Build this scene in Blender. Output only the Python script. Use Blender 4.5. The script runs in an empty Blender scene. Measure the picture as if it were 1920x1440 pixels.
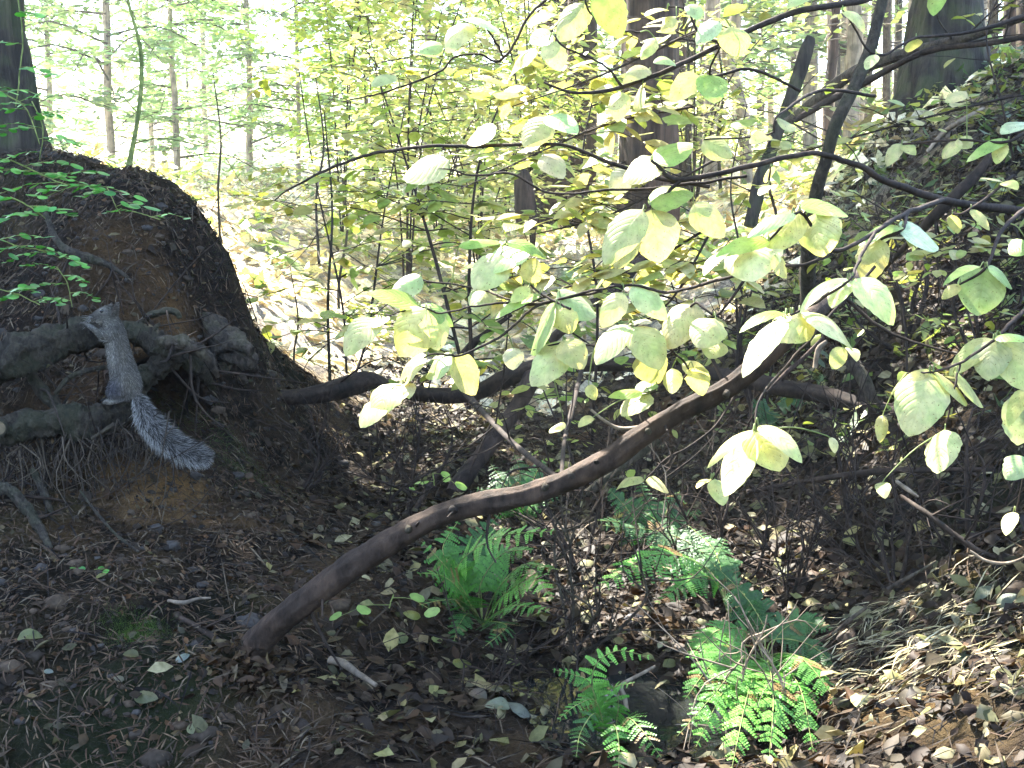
import bpy, math, random
import numpy as np
from mathutils import Vector
R = random.Random(7)
NP = np.random.default_rng(11)
# ------------------------------------------------------------------ camera, sky, sun, exposure
sc = bpy.context.scene
COL = sc.collection
FPX = 2100.0
CAM = np.array([0.0, 0.0, 1.2]); PITCH = math.radians(-6.0)
FWD = np.array([0, math.cos(PITCH), math.sin(PITCH)]); UPV = np.array([0, -math.sin(PITCH), math.cos(PITCH)])
cam_d = bpy.data.cameras.new("camera"); cam = bpy.data.objects.new("camera", cam_d); COL.objects.link(cam)
cam.location = CAM; cam.rotation_euler = (math.radians(90) + PITCH, 0, 0)
cam_d.sensor_width = 36; cam_d.lens = 36 * FPX / 1920; cam_d.clip_start = 0.02; cam_d.clip_end = 2000
sc.camera = cam
SUN = np.array([-0.40, 0.66, 0.97]); SUN /= np.linalg.norm(SUN)
SUN_EL = math.asin(SUN[2]); SUN_AZ = math.atan2(SUN[0], SUN[1])
w = bpy.data.worlds.new("World"); sc.world = w; w.use_nodes = True
nt = w.node_tree; nt.nodes.clear()
sky = nt.nodes.new("ShaderNodeTexSky"); sky.sky_type = 'NISHITA'; sky.sun_disc = False
sky.sun_elevation = SUN_EL; sky.sun_rotation = SUN_AZ; sky.air_density = 1.0; sky.dust_density = 1.5; sky.ozone_density = 1.0
bg = nt.nodes.new("ShaderNodeBackground"); bg.inputs[1].default_value = 0.15
wo = nt.nodes.new("ShaderNodeOutputWorld")
nt.links.new(sky.outputs[0], bg.inputs[0]); nt.links.new(bg.outputs[0], wo.inputs[0])
sl = bpy.data.lights.new("sun", 'SUN'); sl.energy = 5.0; sl.angle = math.radians(0.5); sl.color = (1.0, 0.95, 0.86)
so = bpy.data.objects.new("sun", sl); COL.objects.link(so); so.location = (0, 0, 30)
so.rotation_euler = Vector(SUN).to_track_quat('Z', 'Y').to_euler()
sc.view_settings.view_transform = 'Standard'; sc.view_settings.look = 'None'
sc.view_settings.exposure = 3.2; sc.view_settings.gamma = 1.0
sc.cycles.max_bounces = 6; sc.cycles.diffuse_bounces = 3; sc.cycles.transmission_bounces = 4; sc.cycles.transparent_max_bounces = 4

# ------------------------------------------------------------------ helpers
def at(px, py, d):
    return CAM + d * FWD + np.array([1, 0, 0]) * ((px - 960) / FPX * d) + UPV * ((720 - py) / FPX * d)
def nrm(v):
    v = np.asarray(v, float); return v / (np.linalg.norm(v, axis=-1, keepdims=True) + 1e-12)
def tag(o, label=None, cat=None, group=None, kind=None):
    if label: o["label"] = label
    if cat: o["category"] = cat
    if group: o["group"] = group
    if kind: o["kind"] = kind
    return o
def empty(name, loc, label, cat, group=None):
    o = bpy.data.objects.new(name, None); COL.objects.link(o); o.location = tuple(loc); o.empty_display_size = .1
    return tag(o, label, cat, group)
class MB:
    """collects geometry (world coordinates) and links it as ONE mesh"""
    def __init__(s): s.V = []; s.F = []; s.C = []; s.U = []; s.n = 0
    def add(s, v, f, c=(1, 1, 1), uv=None):
        v = np.asarray(v, float).reshape(-1, 3); f = np.asarray(f, np.int64)
        s.V.append(v)
        if f.shape[1] == 3: f = np.hstack([f, -np.ones((len(f), 1), int)])
        g = f + s.n; g[f < 0] = -1; s.F.append(g)
        c = np.asarray(c, float)
        if c.ndim == 1: c = np.tile(c, (len(v), 1))
        s.C.append(c); s.U.append(np.zeros((len(v), 2)) if uv is None else uv); s.n += len(v)
    def build(s, name, mat, parent=None, smooth=True):
        me = bpy.data.meshes.new(name)
        if s.n:
            V = np.vstack(s.V); F = np.vstack(s.F); C = np.vstack(s.C); U = np.vstack(s.U)
            if parent is not None: V = V - np.array(origin_of(parent))
            tri = F[:, 3] < 0; cnt = np.where(tri, 3, 4); starts = np.concatenate([[0], np.cumsum(cnt)[:-1]])
            loops = F[F >= 0]
            me.vertices.add(len(V)); me.vertices.foreach_set("co", V.ravel())
            me.loops.add(len(loops)); me.loops.foreach_set("vertex_index", loops.astype(np.int32))
            me.polygons.add(len(F)); me.polygons.foreach_set("loop_start", starts.astype(np.int32))
            try: me.polygons.foreach_set("loop_total", cnt.astype(np.int32))
            except Exception: pass
            me.polygons.foreach_set("use_smooth", np.full(len(F), smooth))
            a = me.color_attributes.new("Col", 'FLOAT_COLOR', 'POINT')
            a.data.foreach_set("color", np.hstack([C, np.ones((len(C), 1))]).ravel())
            uvl = me.uv_layers.new(name="UVMap"); uvl.data.foreach_set("uv", U[loops].ravel())
            me.update(); me.validate()
        me.materials.append(mat)
        o = bpy.data.objects.new(name, me); COL.objects.link(o)
        if parent is not None: o.parent = parent
        return o
def origin_of(p):
    v = np.zeros(3)
    while p is not None: v += np.array(p.location); p = p.parent
    return v
def spline(P, n):
    P = np.asarray(P, float); k = len(P)
    if k == 2: t = np.linspace(0, 1, n)[:, None]; return P[0] * (1 - t) + P[1] * t
    Q = np.vstack([2 * P[0] - P[1], P, 2 * P[-1] - P[-2]])
    seg = np.linalg.norm(np.diff(P[:, :3], axis=0), axis=1); cum = np.concatenate([[0], np.cumsum(seg)]); cum /= cum[-1]
    out = []
    for t in np.linspace(0, 1, n):
        i = min(np.searchsorted(cum, t, side='right') - 1, k - 2); u = (t - cum[i]) / max(cum[i + 1] - cum[i], 1e-9)
        a, b, c, d = Q[i], Q[i + 1], Q[i + 2], Q[i + 3]
        out.append(.5 * ((2 * b) + (c - a) * u + (2 * a - 5 * b + 4 * c - d) * u * u + (3 * b - a - 3 * c + d) * u ** 3))
    return np.array(out)
def tube(mb, P, r, seg=8, col=(1, 1, 1), rough=0.0, cap=True, rnd=NP, wob=0.0):
    """tapered tube; P (n,3), r (n,), rough = relative surface bumpiness"""
    P = np.asarray(P, float); n = len(P); r = np.broadcast_to(np.asarray(r, float), (n,)).copy()
    if wob:
        off = rnd.normal(size=(n, 3)) * wob; off[0] = 0
        P = P + (off + np.roll(off, 1, 0) + np.roll(off, -1, 0)) / 3
    T = np.gradient(P, axis=0); T = nrm(T)
    ref = np.array([0, 0, 1.0]) if abs(T[0, 2]) < .9 else np.array([1.0, 0, 0])
    N = []; a = nrm(np.cross(T[0], ref))
    for i in range(n):
        a = nrm(a - T[i] * np.dot(a, T[i])); N.append(a)
    N = np.array(N); B = np.cross(T, N)
    th = np.linspace(0, 2 * np.pi, seg, endpoint=False)
    rr = r[:, None] * np.ones((1, seg))
    if rough:
        ridge = 1 + rough * .7 * np.interp(np.arange(seg), np.arange(seg), rnd.normal(size=seg))[None, :]
        nz = rnd.normal(size=(n, seg)); nz = (nz + np.roll(nz, 1, 0) + np.roll(nz, -1, 0)) / 2
        k = max(3, n // 6); lf = np.interp(np.linspace(0, 1, n), np.linspace(0, 1, k), rnd.normal(size=k))[:, None]
        lf2 = np.stack([np.interp(np.linspace(0, 1, n), np.linspace(0, 1, k), rnd.normal(size=k)) for _ in range(3)], 1) @ np.stack([np.cos(th), np.sin(th), np.cos(2 * th)])
        rr = rr * (ridge + rough * (nz * .6 + lf * .5 + lf2 * .8))
    V = P[:, None, :] + rr[..., None] * (np.cos(th)[None, :, None] * N[:, None, :] + np.sin(th)[None, :, None] * B[:, None, :])
    V = V.reshape(-1, 3); F = []
    i = np.arange(n - 1)[:, None] * seg; j = np.arange(seg)[None, :]; j2 = (j + 1) % seg
    F = np.stack([i + j, i + j2, i + seg + j2, i + seg + j], -1).reshape(-1, 4)
    L = np.concatenate([[0], np.cumsum(np.linalg.norm(np.diff(P, axis=0), axis=1))])
    uv = np.stack([np.tile(th / (2 * np.pi), n), np.repeat(L, seg)], -1)
    mb.add(V, F, col, uv)
    if cap:
        for e, idx in ((0, 0), (n - 1, (n - 1) * seg)):
            c = P[e]; vv = np.vstack([V[idx:idx + seg], c]); jj = np.arange(seg)
            ff = np.stack([jj, (jj + 1) % seg, np.full(seg, seg)], -1)
            if e == 0: ff = ff[:, ::-1]
            mb.add(vv, ff, col if np.ndim(col) == 1 else col[0])
def pxpath(pts, n=None, wob=0):
    """pts: (px, py, depth[, radius_px]) -> world polyline + radii in metres"""
    W = []
    for p in pts:
        v = at(*p[:3]); r = (p[3] if len(p) > 3 else 3) / FPX * p[2]
        W.append([*v, r])
    n = n or max(6, 5 * len(pts)); S = spline(W, n)
    return S[:, :3], np.maximum(S[:, 3], .0006)
# leaves, in bulk ---------------------------------------------------
def leaf_tpl(nt_, ns):
    t = np.linspace(0, 1, nt_ + 1); s = np.linspace(-1, 1, ns + 1)
    tt, ss = np.meshgrid(t, s, indexing='ij')
    i = np.arange(nt_)[:, None] * (ns + 1); j = np.arange(ns)[None, :]
    F = np.stack([i + j, i + j + 1, i + ns + 2 + j, i + ns + 1 + j], -1).reshape(-1, 4)
    return tt.ravel(), ss.ravel(), F
def leaves(mb, B, T, Wd, N, cols, arch=.12, fold=.12, tpl=(3, 2), prof='ovate', jag=0, curl=0.0):
    B = np.atleast_2d(B); T = np.atleast_2d(T); N = np.atleast_2d(N); m = len(B)
    Wd = np.broadcast_to(np.asarray(Wd, float), (m,)); cols = np.broadcast_to(np.asarray(cols, float), (m, 3))
    arch = np.broadcast_to(np.asarray(arch, float), (m,)); fold = np.broadcast_to(np.asarray(fold, float), (m,))
    tt, ss, F = leaf_tpl(*tpl)
    A = T - B; L = np.linalg.norm(A, axis=1, keepdims=True); a = A / (L + 1e-9)
    n = nrm(N - a * np.sum(N * a, 1, keepdims=True)); sd = np.cross(a, n)
    if prof == 'ovate': wp = np.sin(np.pi * np.clip(tt, 0, 1) ** .80) ** .62 * (1.0 - .08 * tt); 
    elif prof == 'round': wp = np.sqrt(np.clip(1 - (2 * tt - 1) ** 2, 0, 1))
    else: wp = np.sin(np.pi * tt ** .7) ** 1.2
    wp = np.where((tt <= 0) | (tt >= 1), .03, wp)
    wj = wp[None, :] * np.ones((m, 1))
    if jag: wj = wj * (1 + jag * NP.normal(size=wj.shape) * (np.abs(ss) > .9))
    X = B[:, None, :] + A[:, None, :] * tt[None, :, None]
    X = X + sd[:, None, :] * (ss[None, :] * wj * Wd[:, None] / 2)[..., None]
    h = arch[:, None] * L * (4 * tt * (1 - tt) * (1.15 - .3 * tt))[None, :] - fold[:, None] * Wd[:, None] * (np.abs(ss) ** 1.5 * wp)[None, :] * -1
    if np.ndim(curl) or curl:
        h = h + np.broadcast_to(np.asarray(curl, float), (m,))[:, None] * Wd[:, None] * .5 * np.sin(ss * 2.3 + 1.3 * np.sin(5 * tt))[None, :] * wp
    X = X + n[:, None, :] * h[..., None]
    k = len(tt)
    FF = (F[None] + (np.arange(m) * k)[:, None, None]).reshape(-1, 4)
    uv = np.tile(np.stack([ss * .5 + .5, tt], -1), (m, 1))
    mb.add(X.reshape(-1, 3), FF, np.repeat(cols, k, 0), uv)
# smooth value noise --------------------------------------------------
_lat = np.random.default_rng(3).random((256, 256))
def vnoise(x, y, sc_):
    x = x * sc_ + 1000; y = y * sc_ + 1000
    xi = np.floor(x).astype(int); yi = np.floor(y).astype(int); fx = x - xi; fy = y - yi
    fx = fx * fx * (3 - 2 * fx); fy = fy * fy * (3 - 2 * fy); g = lambda a, b: _lat[a % 256, b % 256]
    return (g(xi, yi) * (1 - fx) * (1 - fy) + g(xi + 1, yi) * fx * (1 - fy) + g(xi, yi + 1) * (1 - fx) * fy + g(xi + 1, yi + 1) * fx * fy) * 2 - 1

# ------------------------------------------------------------------ materials
def newmat(name):
    m = bpy.data.materials.new(name); m.use_nodes = True; n = m.node_tree; n.nodes.clear()
    out = n.nodes.new("ShaderNodeOutputMaterial"); return m, n, out
def N_(n, t, **k):
    o = n.nodes.new(t)
    for a, b in k.items(): setattr(o, a, b)
    return o
def math_(n, op, a, b=None, c=None):
    o = n.nodes.new("ShaderNodeMath"); o.operation = op
    for i, v in enumerate((a, b, c)):
        if v is None: continue
        if isinstance(v, (int, float)): o.inputs[i].default_value = v
        else: n.links.new(v, o.inputs[i])
    return o.outputs[0]
def ramp(n, fac, stops):
    r = n.nodes.new("ShaderNodeValToRGB"); e = r.color_ramp.elements
    while len(e) < len(stops): e.new(.5)
    for q, (p, c) in zip(e, stops): q.position = p; q.color = (*c, 1)
    n.links.new(fac, r.inputs[0]); return r.outputs[0]
def mul(n, a, b, fac=1.0, mode='MULTIPLY'):
    m = n.nodes.new("ShaderNodeMix"); m.data_type = 'RGBA'; m.blend_type = mode
    if isinstance(fac, (int, float)): m.inputs[0].default_value = fac
    else: n.links.new(fac, m.inputs[0])
    for s, v in ((6, a), (7, b)):
        if isinstance(v, tuple): m.inputs[s].default_value = (*v, 1)
        else: n.links.new(v, m.inputs[s])
    return m.outputs[2]
def leaf_mat(name, transl=.42, veins=False, rough=.45, spec=.4, spots=0.25, tcol=(1.04, 1.0, .6)):
    m, n, out = newmat(name); L = n.links.new
    at_ = N_(n, "ShaderNodeAttribute", attribute_name="Col")
    tc = N_(n, "ShaderNodeTexCoord"); nz = N_(n, "ShaderNodeTexNoise"); nz.inputs["Scale"].default_value = 60; nz.inputs["Detail"].default_value = 4
    L(tc.outputs["Object"], nz.inputs["Vector"])
    sp = ramp(n, nz.outputs[0], [(.3, (1 - spots, 1 - spots, 1 - spots * 1.3)), (.62, (1.12, 1.1, 1.0))])
    c = mul(n, at_.outputs[0], sp)
    p = N_(n, "ShaderNodeBsdfPrincipled"); p.inputs["Roughness"].default_value = rough; p.inputs["Specular IOR Level"].default_value = spec
    tr = N_(n, "ShaderNodeBsdfTranslucent")
    if veins:
        uv = N_(n, "ShaderNodeUVMap", uv_map="UVMap"); sx = N_(n, "ShaderNodeSeparateXYZ"); L(uv.outputs[0], sx.inputs[0])
        a = math_(n, 'ABSOLUTE', math_(n, 'SUBTRACT', sx.outputs[0], .5))
        ph = math_(n, 'MULTIPLY', math_(n, 'SUBTRACT', sx.outputs[1], math_(n, 'MULTIPLY', math_(n, 'POWER', a, 1.4), 1.1)), 44)
        v = math_(n, 'POWER', math_(n, 'MULTIPLY_ADD', math_(n, 'SINE', ph), .5, .5), 5)
        mid = math_(n, 'LESS_THAN', a, .018)
        vv = math_(n, 'MAXIMUM', math_(n, 'MULTIPLY', v, .7), mid)
        bp = N_(n, "ShaderNodeBump"); bp.inputs["Strength"].default_value = .4; bp.inputs["Distance"].default_value = .002
        hh = math_(n, 'ADD', math_(n, 'MULTIPLY', vv, -1), math_(n, 'MULTIPLY', nz.outputs[0], 1.2)); L(hh, bp.inputs["Height"]); L(bp.outputs[0], p.inputs["Normal"])
        c = mul(n, c, (.80, .82, .62), math_(n, 'MULTIPLY', vv, .28))
        n2 = N_(n, "ShaderNodeTexNoise"); n2.inputs["Scale"].default_value = 330; n2.inputs["Detail"].default_value = 1; L(tc.outputs["Object"], n2.inputs["Vector"])
        pit = ramp(n, n2.outputs[0], [(.68, (1, 1, 1)), (.74, (.35, .22, .1))]); c = mul(n, c, pit)
        n3 = N_(n, "ShaderNodeTexNoise"); n3.inputs["Scale"].default_value = 28; n3.inputs["Detail"].default_value = 5; L(tc.outputs["Object"], n3.inputs["Vector"])
        ed = math_(n, 'ADD', math_(n, 'MULTIPLY', a, 1.1), n3.outputs[0]); c = mul(n, c, ramp(n, ed, [(1.0, (1, 1, 1)), (1.12, (.8, .66, .42))]))
        c = mul(n, c, ramp(n, n3.outputs[0], [(.35, (.86, 1.0, .8)), (.6, (1.04, 1.02, 1.0))]))
    L(c, p.inputs["Base Color"]); L(mul(n, c, tcol), tr.inputs[0])
    mx = N_(n, "ShaderNodeMixShader"); mx.inputs[0].default_value = transl
    L(p.outputs[0], mx.inputs[1]); L(tr.outputs[0], mx.inputs[2]); L(mx.outputs[0], out.inputs[0]); return m
def bark_mat(name, c1, c2, scale=30, stretch=.18, bump=.6, moss=0.0, dist=.01, mosscol=(.05, .08, .02), use_uv=False):
    m, n, out = newmat(name); L = n.links.new
    tc = N_(n, "ShaderNodeTexCoord"); mp = N_(n, "ShaderNodeMapping"); mp.inputs["Scale"].default_value = (1, 1, stretch); L(tc.outputs["Object"], mp.inputs[0])
    nz = N_(n, "ShaderNodeTexNoise"); nz.inputs["Scale"].default_value = scale; nz.inputs["Detail"].default_value = 8; nz.inputs["Roughness"].default_value = .65; L(mp.outputs[0], nz.inputs["Vector"])
    n2 = N_(n, "ShaderNodeTexNoise"); n2.inputs["Scale"].default_value = scale * .25; n2.inputs["Detail"].default_value = 5; L(tc.outputs["Object"], n2.inputs["Vector"])
    c = ramp(n, nz.outputs[0], [(.34, c1), (.66, c2)])
    c = mul(n, c, ramp(n, n2.outputs[0], [(.35, (.55, .55, .55)), (.65, (1.35, 1.3, 1.25))]))
    if moss: c = mul(n, c, mosscol, ramp(n, n2.outputs[0], [(.5 - .1 * moss, (0, 0, 0)), (.62 - .1 * moss, (moss, moss, moss))]), 'MIX')
    p = N_(n, "ShaderNodeBsdfPrincipled"); p.inputs["Roughness"].default_value = .85; p.inputs["Specular IOR Level"].default_value = .25
    bp = N_(n, "ShaderNodeBump"); bp.inputs["Strength"].default_value = bump; bp.inputs["Distance"].default_value = dist
    L(nz.outputs[0], bp.inputs["Height"]); L(bp.outputs[0], p.inputs["Normal"]); L(c, p.inputs["Base Color"]); L(p.outputs[0], out.inputs[0]); return m
def attr_mat(name, rough=.8, spec=.2, scale=90, lo=.6, hi=1.3):
    m, n, out = newmat(name); L = n.links.new
    a = N_(n, "ShaderNodeAttribute", attribute_name="Col"); tc = N_(n, "ShaderNodeTexCoord"); nz = N_(n, "ShaderNodeTexNoise"); nz.inputs["Scale"].default_value = scale; nz.inputs["Detail"].default_value = 3
    L(tc.outputs["Object"], nz.inputs["Vector"]); c = mul(n, a.outputs[0], ramp(n, nz.outputs[0], [(.3, (lo,) * 3), (.7, (hi,) * 3)]))
    p = N_(n, "ShaderNodeBsdfPrincipled"); p.inputs["Roughness"].default_value = rough; p.inputs["Specular IOR Level"].default_value = spec
    L(c, p.inputs["Base Color"]); L(p.outputs[0], out.inputs[0]); return m
def ground_mat():
    m, n, out = newmat("soil"); L = n.links.new
    tc = N_(n, "ShaderNodeTexCoord")
    def nz(s, d=6, r=.6):
        q = N_(n, "ShaderNodeTexNoise"); q.inputs["Scale"].default_value = s; q.inputs["Detail"].default_value = d; q.inputs["Roughness"].default_value = r; L(tc.outputs["Object"], q.inputs["Vector"]); return q.outputs[0]
    f = nz(38, 8, .7); g = nz(3.1, 5); h = nz(1.3, 4); k = nz(160, 3)
    c = ramp(n, f, [(.3, (.005, .0036, .003)), (.5, (.013, .0095, .007)), (.72, (.036, .026, .017))])
    c = mul(n, c, (.075, .048, .023), ramp(n, g, [(.46, (0, 0, 0)), (.66, (.75, .75, .75))]), 'MIX')
    c = mul(n, c, ramp(n, k, [(.3, (.6, .6, .6)), (.7, (1.35, 1.35, 1.35))]))
    c = mul(n, c, (.02, .032, .01), ramp(n, h, [(.56, (0, 0, 0)), (.7, (.5, .5, .5))]), 'MIX')
    at_ = N_(n, "ShaderNodeAttribute", attribute_name="Col"); c = mul(n, c, at_.outputs[0])
    p = N_(n, "ShaderNodeBsdfPrincipled"); p.inputs["Roughness"].default_value = .95; p.inputs["Specular IOR Level"].default_value = .1
    bp = N_(n, "ShaderNodeBump"); bp.inputs["Strength"].default_value = .9; bp.inputs["Distance"].default_value = .02
    L(math_(n, 'ADD', f, math_(n, 'MULTIPLY', k, .4)), bp.inputs["Height"]); L(bp.outputs[0], p.inputs["Normal"]); L(c, p.inputs["Base Color"]); L(p.outputs[0], out.inputs[0]); return m
def water_mat():
    m, n, out = newmat("stream_water"); L = n.links.new
    p = N_(n, "ShaderNodeBsdfPrincipled"); p.inputs["Base Color"].default_value = (.012, .013, .012, 1); p.inputs["Roughness"].default_value = .04; p.inputs["Specular IOR Level"].default_value = .3; p.inputs["IOR"].default_value = 1.33
    tc = N_(n, "ShaderNodeTexCoord"); nz = N_(n, "ShaderNodeTexNoise"); nz.inputs["Scale"].default_value = 14; L(tc.outputs["Object"], nz.inputs["Vector"])
    bp = N_(n, "ShaderNodeBump"); bp.inputs["Strength"].default_value = .08; bp.inputs["Distance"].default_value = .01; L(nz.outputs[0], bp.inputs["Height"]); L(bp.outputs[0], p.inputs["Normal"]); L(p.outputs[0], out.inputs[0]); return m
M = dict(
    dog=leaf_mat("dogwood_leaf", .42, True), small=leaf_mat("small_leaf", .45), green=leaf_mat("sprig_leaf", .35, rough=.4, tcol=(.8, 1.1, .5)),
    fern=leaf_mat("fern_leaf", .3, rough=.5, tcol=(.6, 1.1, .4)), needle=leaf_mat("conifer_needles", .25, rough=.6, tcol=(.8, 1.1, .5)),
    litter=leaf_mat("litter_leaf", .12, rough=.65, spec=.25, spots=.45, tcol=(1, .9, .6)), chaff=attr_mat("needle_litter"),
    bark=bark_mat("conifer_bark", (.014, .012, .010), (.075, .062, .05), 26, .12, .9, .35, .03),
    redbark=bark_mat("cedar_bark", (.018, .012, .010), (.09, .062, .048), 22, .06, .9, 0, .03),
    palebark=bark_mat("pale_bark", (.16, .13, .1), (.38, .33, .26), 30, .1, .6, 0, .01),
    root=bark_mat("root_bark", (.024, .020, .015), (.105, .088, .066), 60, .5, 1.0, .5, .03, (.02, .03, .012)),
    dead=bark_mat("dead_wood", (.03, .023, .017), (.125, .10, .078), 75, .35, 1.0, .2, .03),
    limb=bark_mat("limb_bark", (.014, .009, .006), (.068, .045, .031), 38, .5, 1.0, 0, .006),
    twig=bark_mat("twig_bark", (.012, .008, .006), (.046, .032, .023), 70, .6, .5, 0, .003),
    paletwig=bark_mat("pale_twig_bark", (.11, .085, .06), (.27, .22, .165), 70, .6, .5, 0, .003),
    greenstem=bark_mat("green_stem", (.10, .14, .035), (.26, .30, .10), 70, .6, .4, 0, .003),
    soil=ground_mat(), water=water_mat(), fur=attr_mat("squirrel_fur", .8, .25, 220, .75, 1.2),
)
def flat(name, col, rough=.5, spec=.5):
    m, n, out = newmat(name); p = N_(n, "ShaderNodeBsdfPrincipled"); p.inputs["Base Color"].default_value = (*col, 1); p.inputs["Roughness"].default_value = rough; p.inputs["Specular IOR Level"].default_value = spec
    n.links.new(p.outputs[0], out.inputs[0]); return m
M['eye'] = flat("eye_black", (.004, .004, .005), .12, .8)
M['cut'] = bark_mat("cut_wood", (.06, .05, .03), (.14, .11, .07), 60, 1, .3, 0, .003)

# ------------------------------------------------------------------ terrain (one sheet)
CP = [(0, 1440, 2.0), (0, 1200, 2.4), (0, 950, 2.92), (0, 820, 3.25), (300, 960, 2.98), (150, 1050, 2.72), (0, 640, 3.42), (100, 450, 3.75), (0, 500, 3.75), (300, 500, 3.62), (300, 640, 3.46), (300, 830, 3.22), (150, 800, 3.25), (150, 620, 3.45),
      (420, 700, 3.7), (450, 620, 3.85), (400, 425, 4.0), (340, 375, 4.1), (440, 500, 3.95), (250, 332, 4.25), (60, 296, 4.5), (160, 310, 4.35), (520, 742, 4.12), (480, 850, 3.62), (700, 950, 3.4), (620, 1250, 2.45), (460, 1235, 2.4), (300, 1200, 2.4), (600, 1000, 3.1),
      (600, 765, 4.7), (900, 830, 4.55), (900, 1200, 2.65), (1000, 1400, 2.12), (750, 1100, 2.85), (1200, 1330, 2.3), (1250, 1200, 2.7), (1100, 960, 3.6), (1100, 850, 5.0), (1100, 700, 6.6), (960, 745, 6.4), (1300, 650, 6.6), (1300, 505, 8.0),
      (1400, 1200, 2.62), (1900, 1400, 1.8), (1650, 1400, 2.02), (1900, 1000, 2.45), (1650, 1100, 2.7), (1900, 700, 3.3), (1900, 300, 4.7), (1880, 125, 7.0), (1650, 250, 7.0), (1550, 330, 7.4), (1420, 430, 7.9), (1600, 600, 4.6), (1600, 900, 3.35), (1400, 820, 4.6), (1380, 980, 3.4), (1750, 450, 4.4), (1750, 250, 6.0), (1300, 1000, 3.3),
      (430, 485, 8.0), (650, 702, 6.6), (330, 365, 9.0), (550, 560, 7.4), (800, 560, 9.0), (500, 405, 12.5), (960, 420, 14), (1215, 440, 10), (1500, 330, 12), (1750, 240, 13), (960, 300, 30), (200, 300, 30), (1700, 240, 30), (100, 330, 14)]
WP = [at(*c) for c in CP] + [np.array(q, float) for q in [(0, -3, .3), (-1.2, .8, .35), (.2, .8, .28), (1.3, .9, .5), (-4, 0, 1.5), (-4, 3, 1.75), (4, 0, 1.9), (4, 3, 1.9), (-3, -4, 1.2), (3, -4, 1.2), (-6, 6, 1.9), (6, 6, 2.6), (7, 10, 3.0), (-8, 12, 2.2),
     (-20, 0, 3), (20, 0, 4), (0, -20, 1.5), (0, 60, 11), (-40, 60, 11), (40, 60, 11), (-40, 20, 5), (40, 20, 5)]]
WP = np.array(WP)
def tps(r): return np.where(r > 1e-9, r * r * np.log(r + 1e-12), 0)
_D = np.linalg.norm(WP[:, None, :2] - WP[None, :, :2], axis=2); _n = len(WP)
_A = np.zeros((_n + 3, _n + 3)); _A[:_n, :_n] = tps(_D) + np.eye(_n) * .002; _A[:_n, _n] = 1; _A[:_n, _n + 1:] = WP[:, :2]; _A[_n:, :_n] = _A[:_n, _n:].T
_w = np.linalg.solve(_A, np.concatenate([WP[:, 2], [0, 0, 0]]))
def hbase(x, y):
    x = np.asarray(x, float); y = np.asarray(y, float); sh = x.shape; x = x.ravel(); y = y.ravel(); out = np.zeros(len(x))
    cx = np.clip(x, -40, 40); cy = np.clip(y, -18, 60)
    for i in range(0, len(x), 20000):
        d = np.hypot(cx[i:i + 20000, None] - WP[None, :, 0], cy[i:i + 20000, None] - WP[None, :, 1])
        out[i:i + 20000] = tps(d) @ _w[:_n] + _w[_n] + _w[_n + 1] * cx[i:i + 20000] + _w[_n + 2] * cy[i:i + 20000]
    return out.reshape(sh)
STREAM_Z = .292
def hfull(x, y):
    z = hbase(x, y); r = np.hypot(x, y)
    z = z + .05 * vnoise(x, y, 1.3) * np.clip(r / 6, .25, 1.5) + .030 * vnoise(x, y, 4.1) + .018 * vnoise(x, y, 11) + .012 * vnoise(x, y, 24) * (r < 14) + .006 * vnoise(x, y, 49) * (r < 8)
    p = at(1210, 1310, 2.33)
    z = z - .085 * np.exp(-(((x - p[0]) / .17) ** 2 + ((y - p[1]) / .20) ** 2) ** 1.2)
    return z
def axis_(lo, hi, step, ext):
    a = list(np.arange(lo, hi, step)); s = step; v = a[0]; L_ = []
    while v > -ext: s *= 1.09; v -= s; L_.append(v)
    s = step; v = a[-1]; R_ = []
    while v < ext: s *= 1.09; v += s; R_.append(v)
    return np.array(L_[::-1] + a + R_)
gx = axis_(-2.2, 2.6, .02, 260); gy = axis_(1.5, 5.2, .02, 260)
GX, GY = np.meshgrid(gx, gy, indexing='ij'); GZ = hfull(GX, GY)
def hz(x, y):
    x = np.asarray(x, float); y = np.asarray(y, float)
    i = np.clip(np.searchsorted(gx, x) - 1, 0, len(gx) - 2); j = np.clip(np.searchsorted(gy, y) - 1, 0, len(gy) - 2)
    u = (x - gx[i]) / (gx[i + 1] - gx[i]); v = (y - gy[j]) / (gy[j + 1] - gy[j])
    return GZ[i, j] * (1 - u) * (1 - v) + GZ[i + 1, j] * u * (1 - v) + GZ[i, j + 1] * (1 - u) * v + GZ[i + 1, j + 1] * u * v
def hn(x, y, e=.03):
    return nrm(np.stack([-(hz(x + e, y) - hz(x - e, y)) / (2 * e), -(hz(x, y + e) - hz(x, y - e)) / (2 * e), np.ones_like(x)], -1))
def ground_hit(px, py, d0=1.2, d1=40):
    ds = np.geomspace(d0, d1, 700); P = np.array([at(px, py, d) for d in ds]); below = P[:, 2] < hz(P[:, 0], P[:, 1])
    i = int(np.argmax(below)) if below.any() else len(ds) - 1
    return P[i], ds[i]
V = np.stack([GX, GY, GZ], -1).reshape(-1, 3)
HOLLOWS = [(at(338, 762, 3.32), .15, .85), (at(180, 860, 3.15), .16, .16), (at(70, 790, 3.2), .13, .16), (at(120, 700, 3.35), .12, .10)]
PUSH = nrm(np.array([-.55, .8, .05]))
def warp(V):
    V = V.copy()
    for c, r, amt in HOLLOWS:
        d = np.linalg.norm((V - c) * np.array([1, .75, .9]), axis=1); k = np.clip(1 - d / (r * 1.5), 0, 1); k = k * k * (3 - 2 * k)
        V += PUSH * (amt * k)[:, None]
    return V
V = warp(V)
nx_, ny_ = GX.shape
i = np.arange(nx_ - 1)[:, None] * ny_; j = np.arange(ny_ - 1)[None, :]
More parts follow.
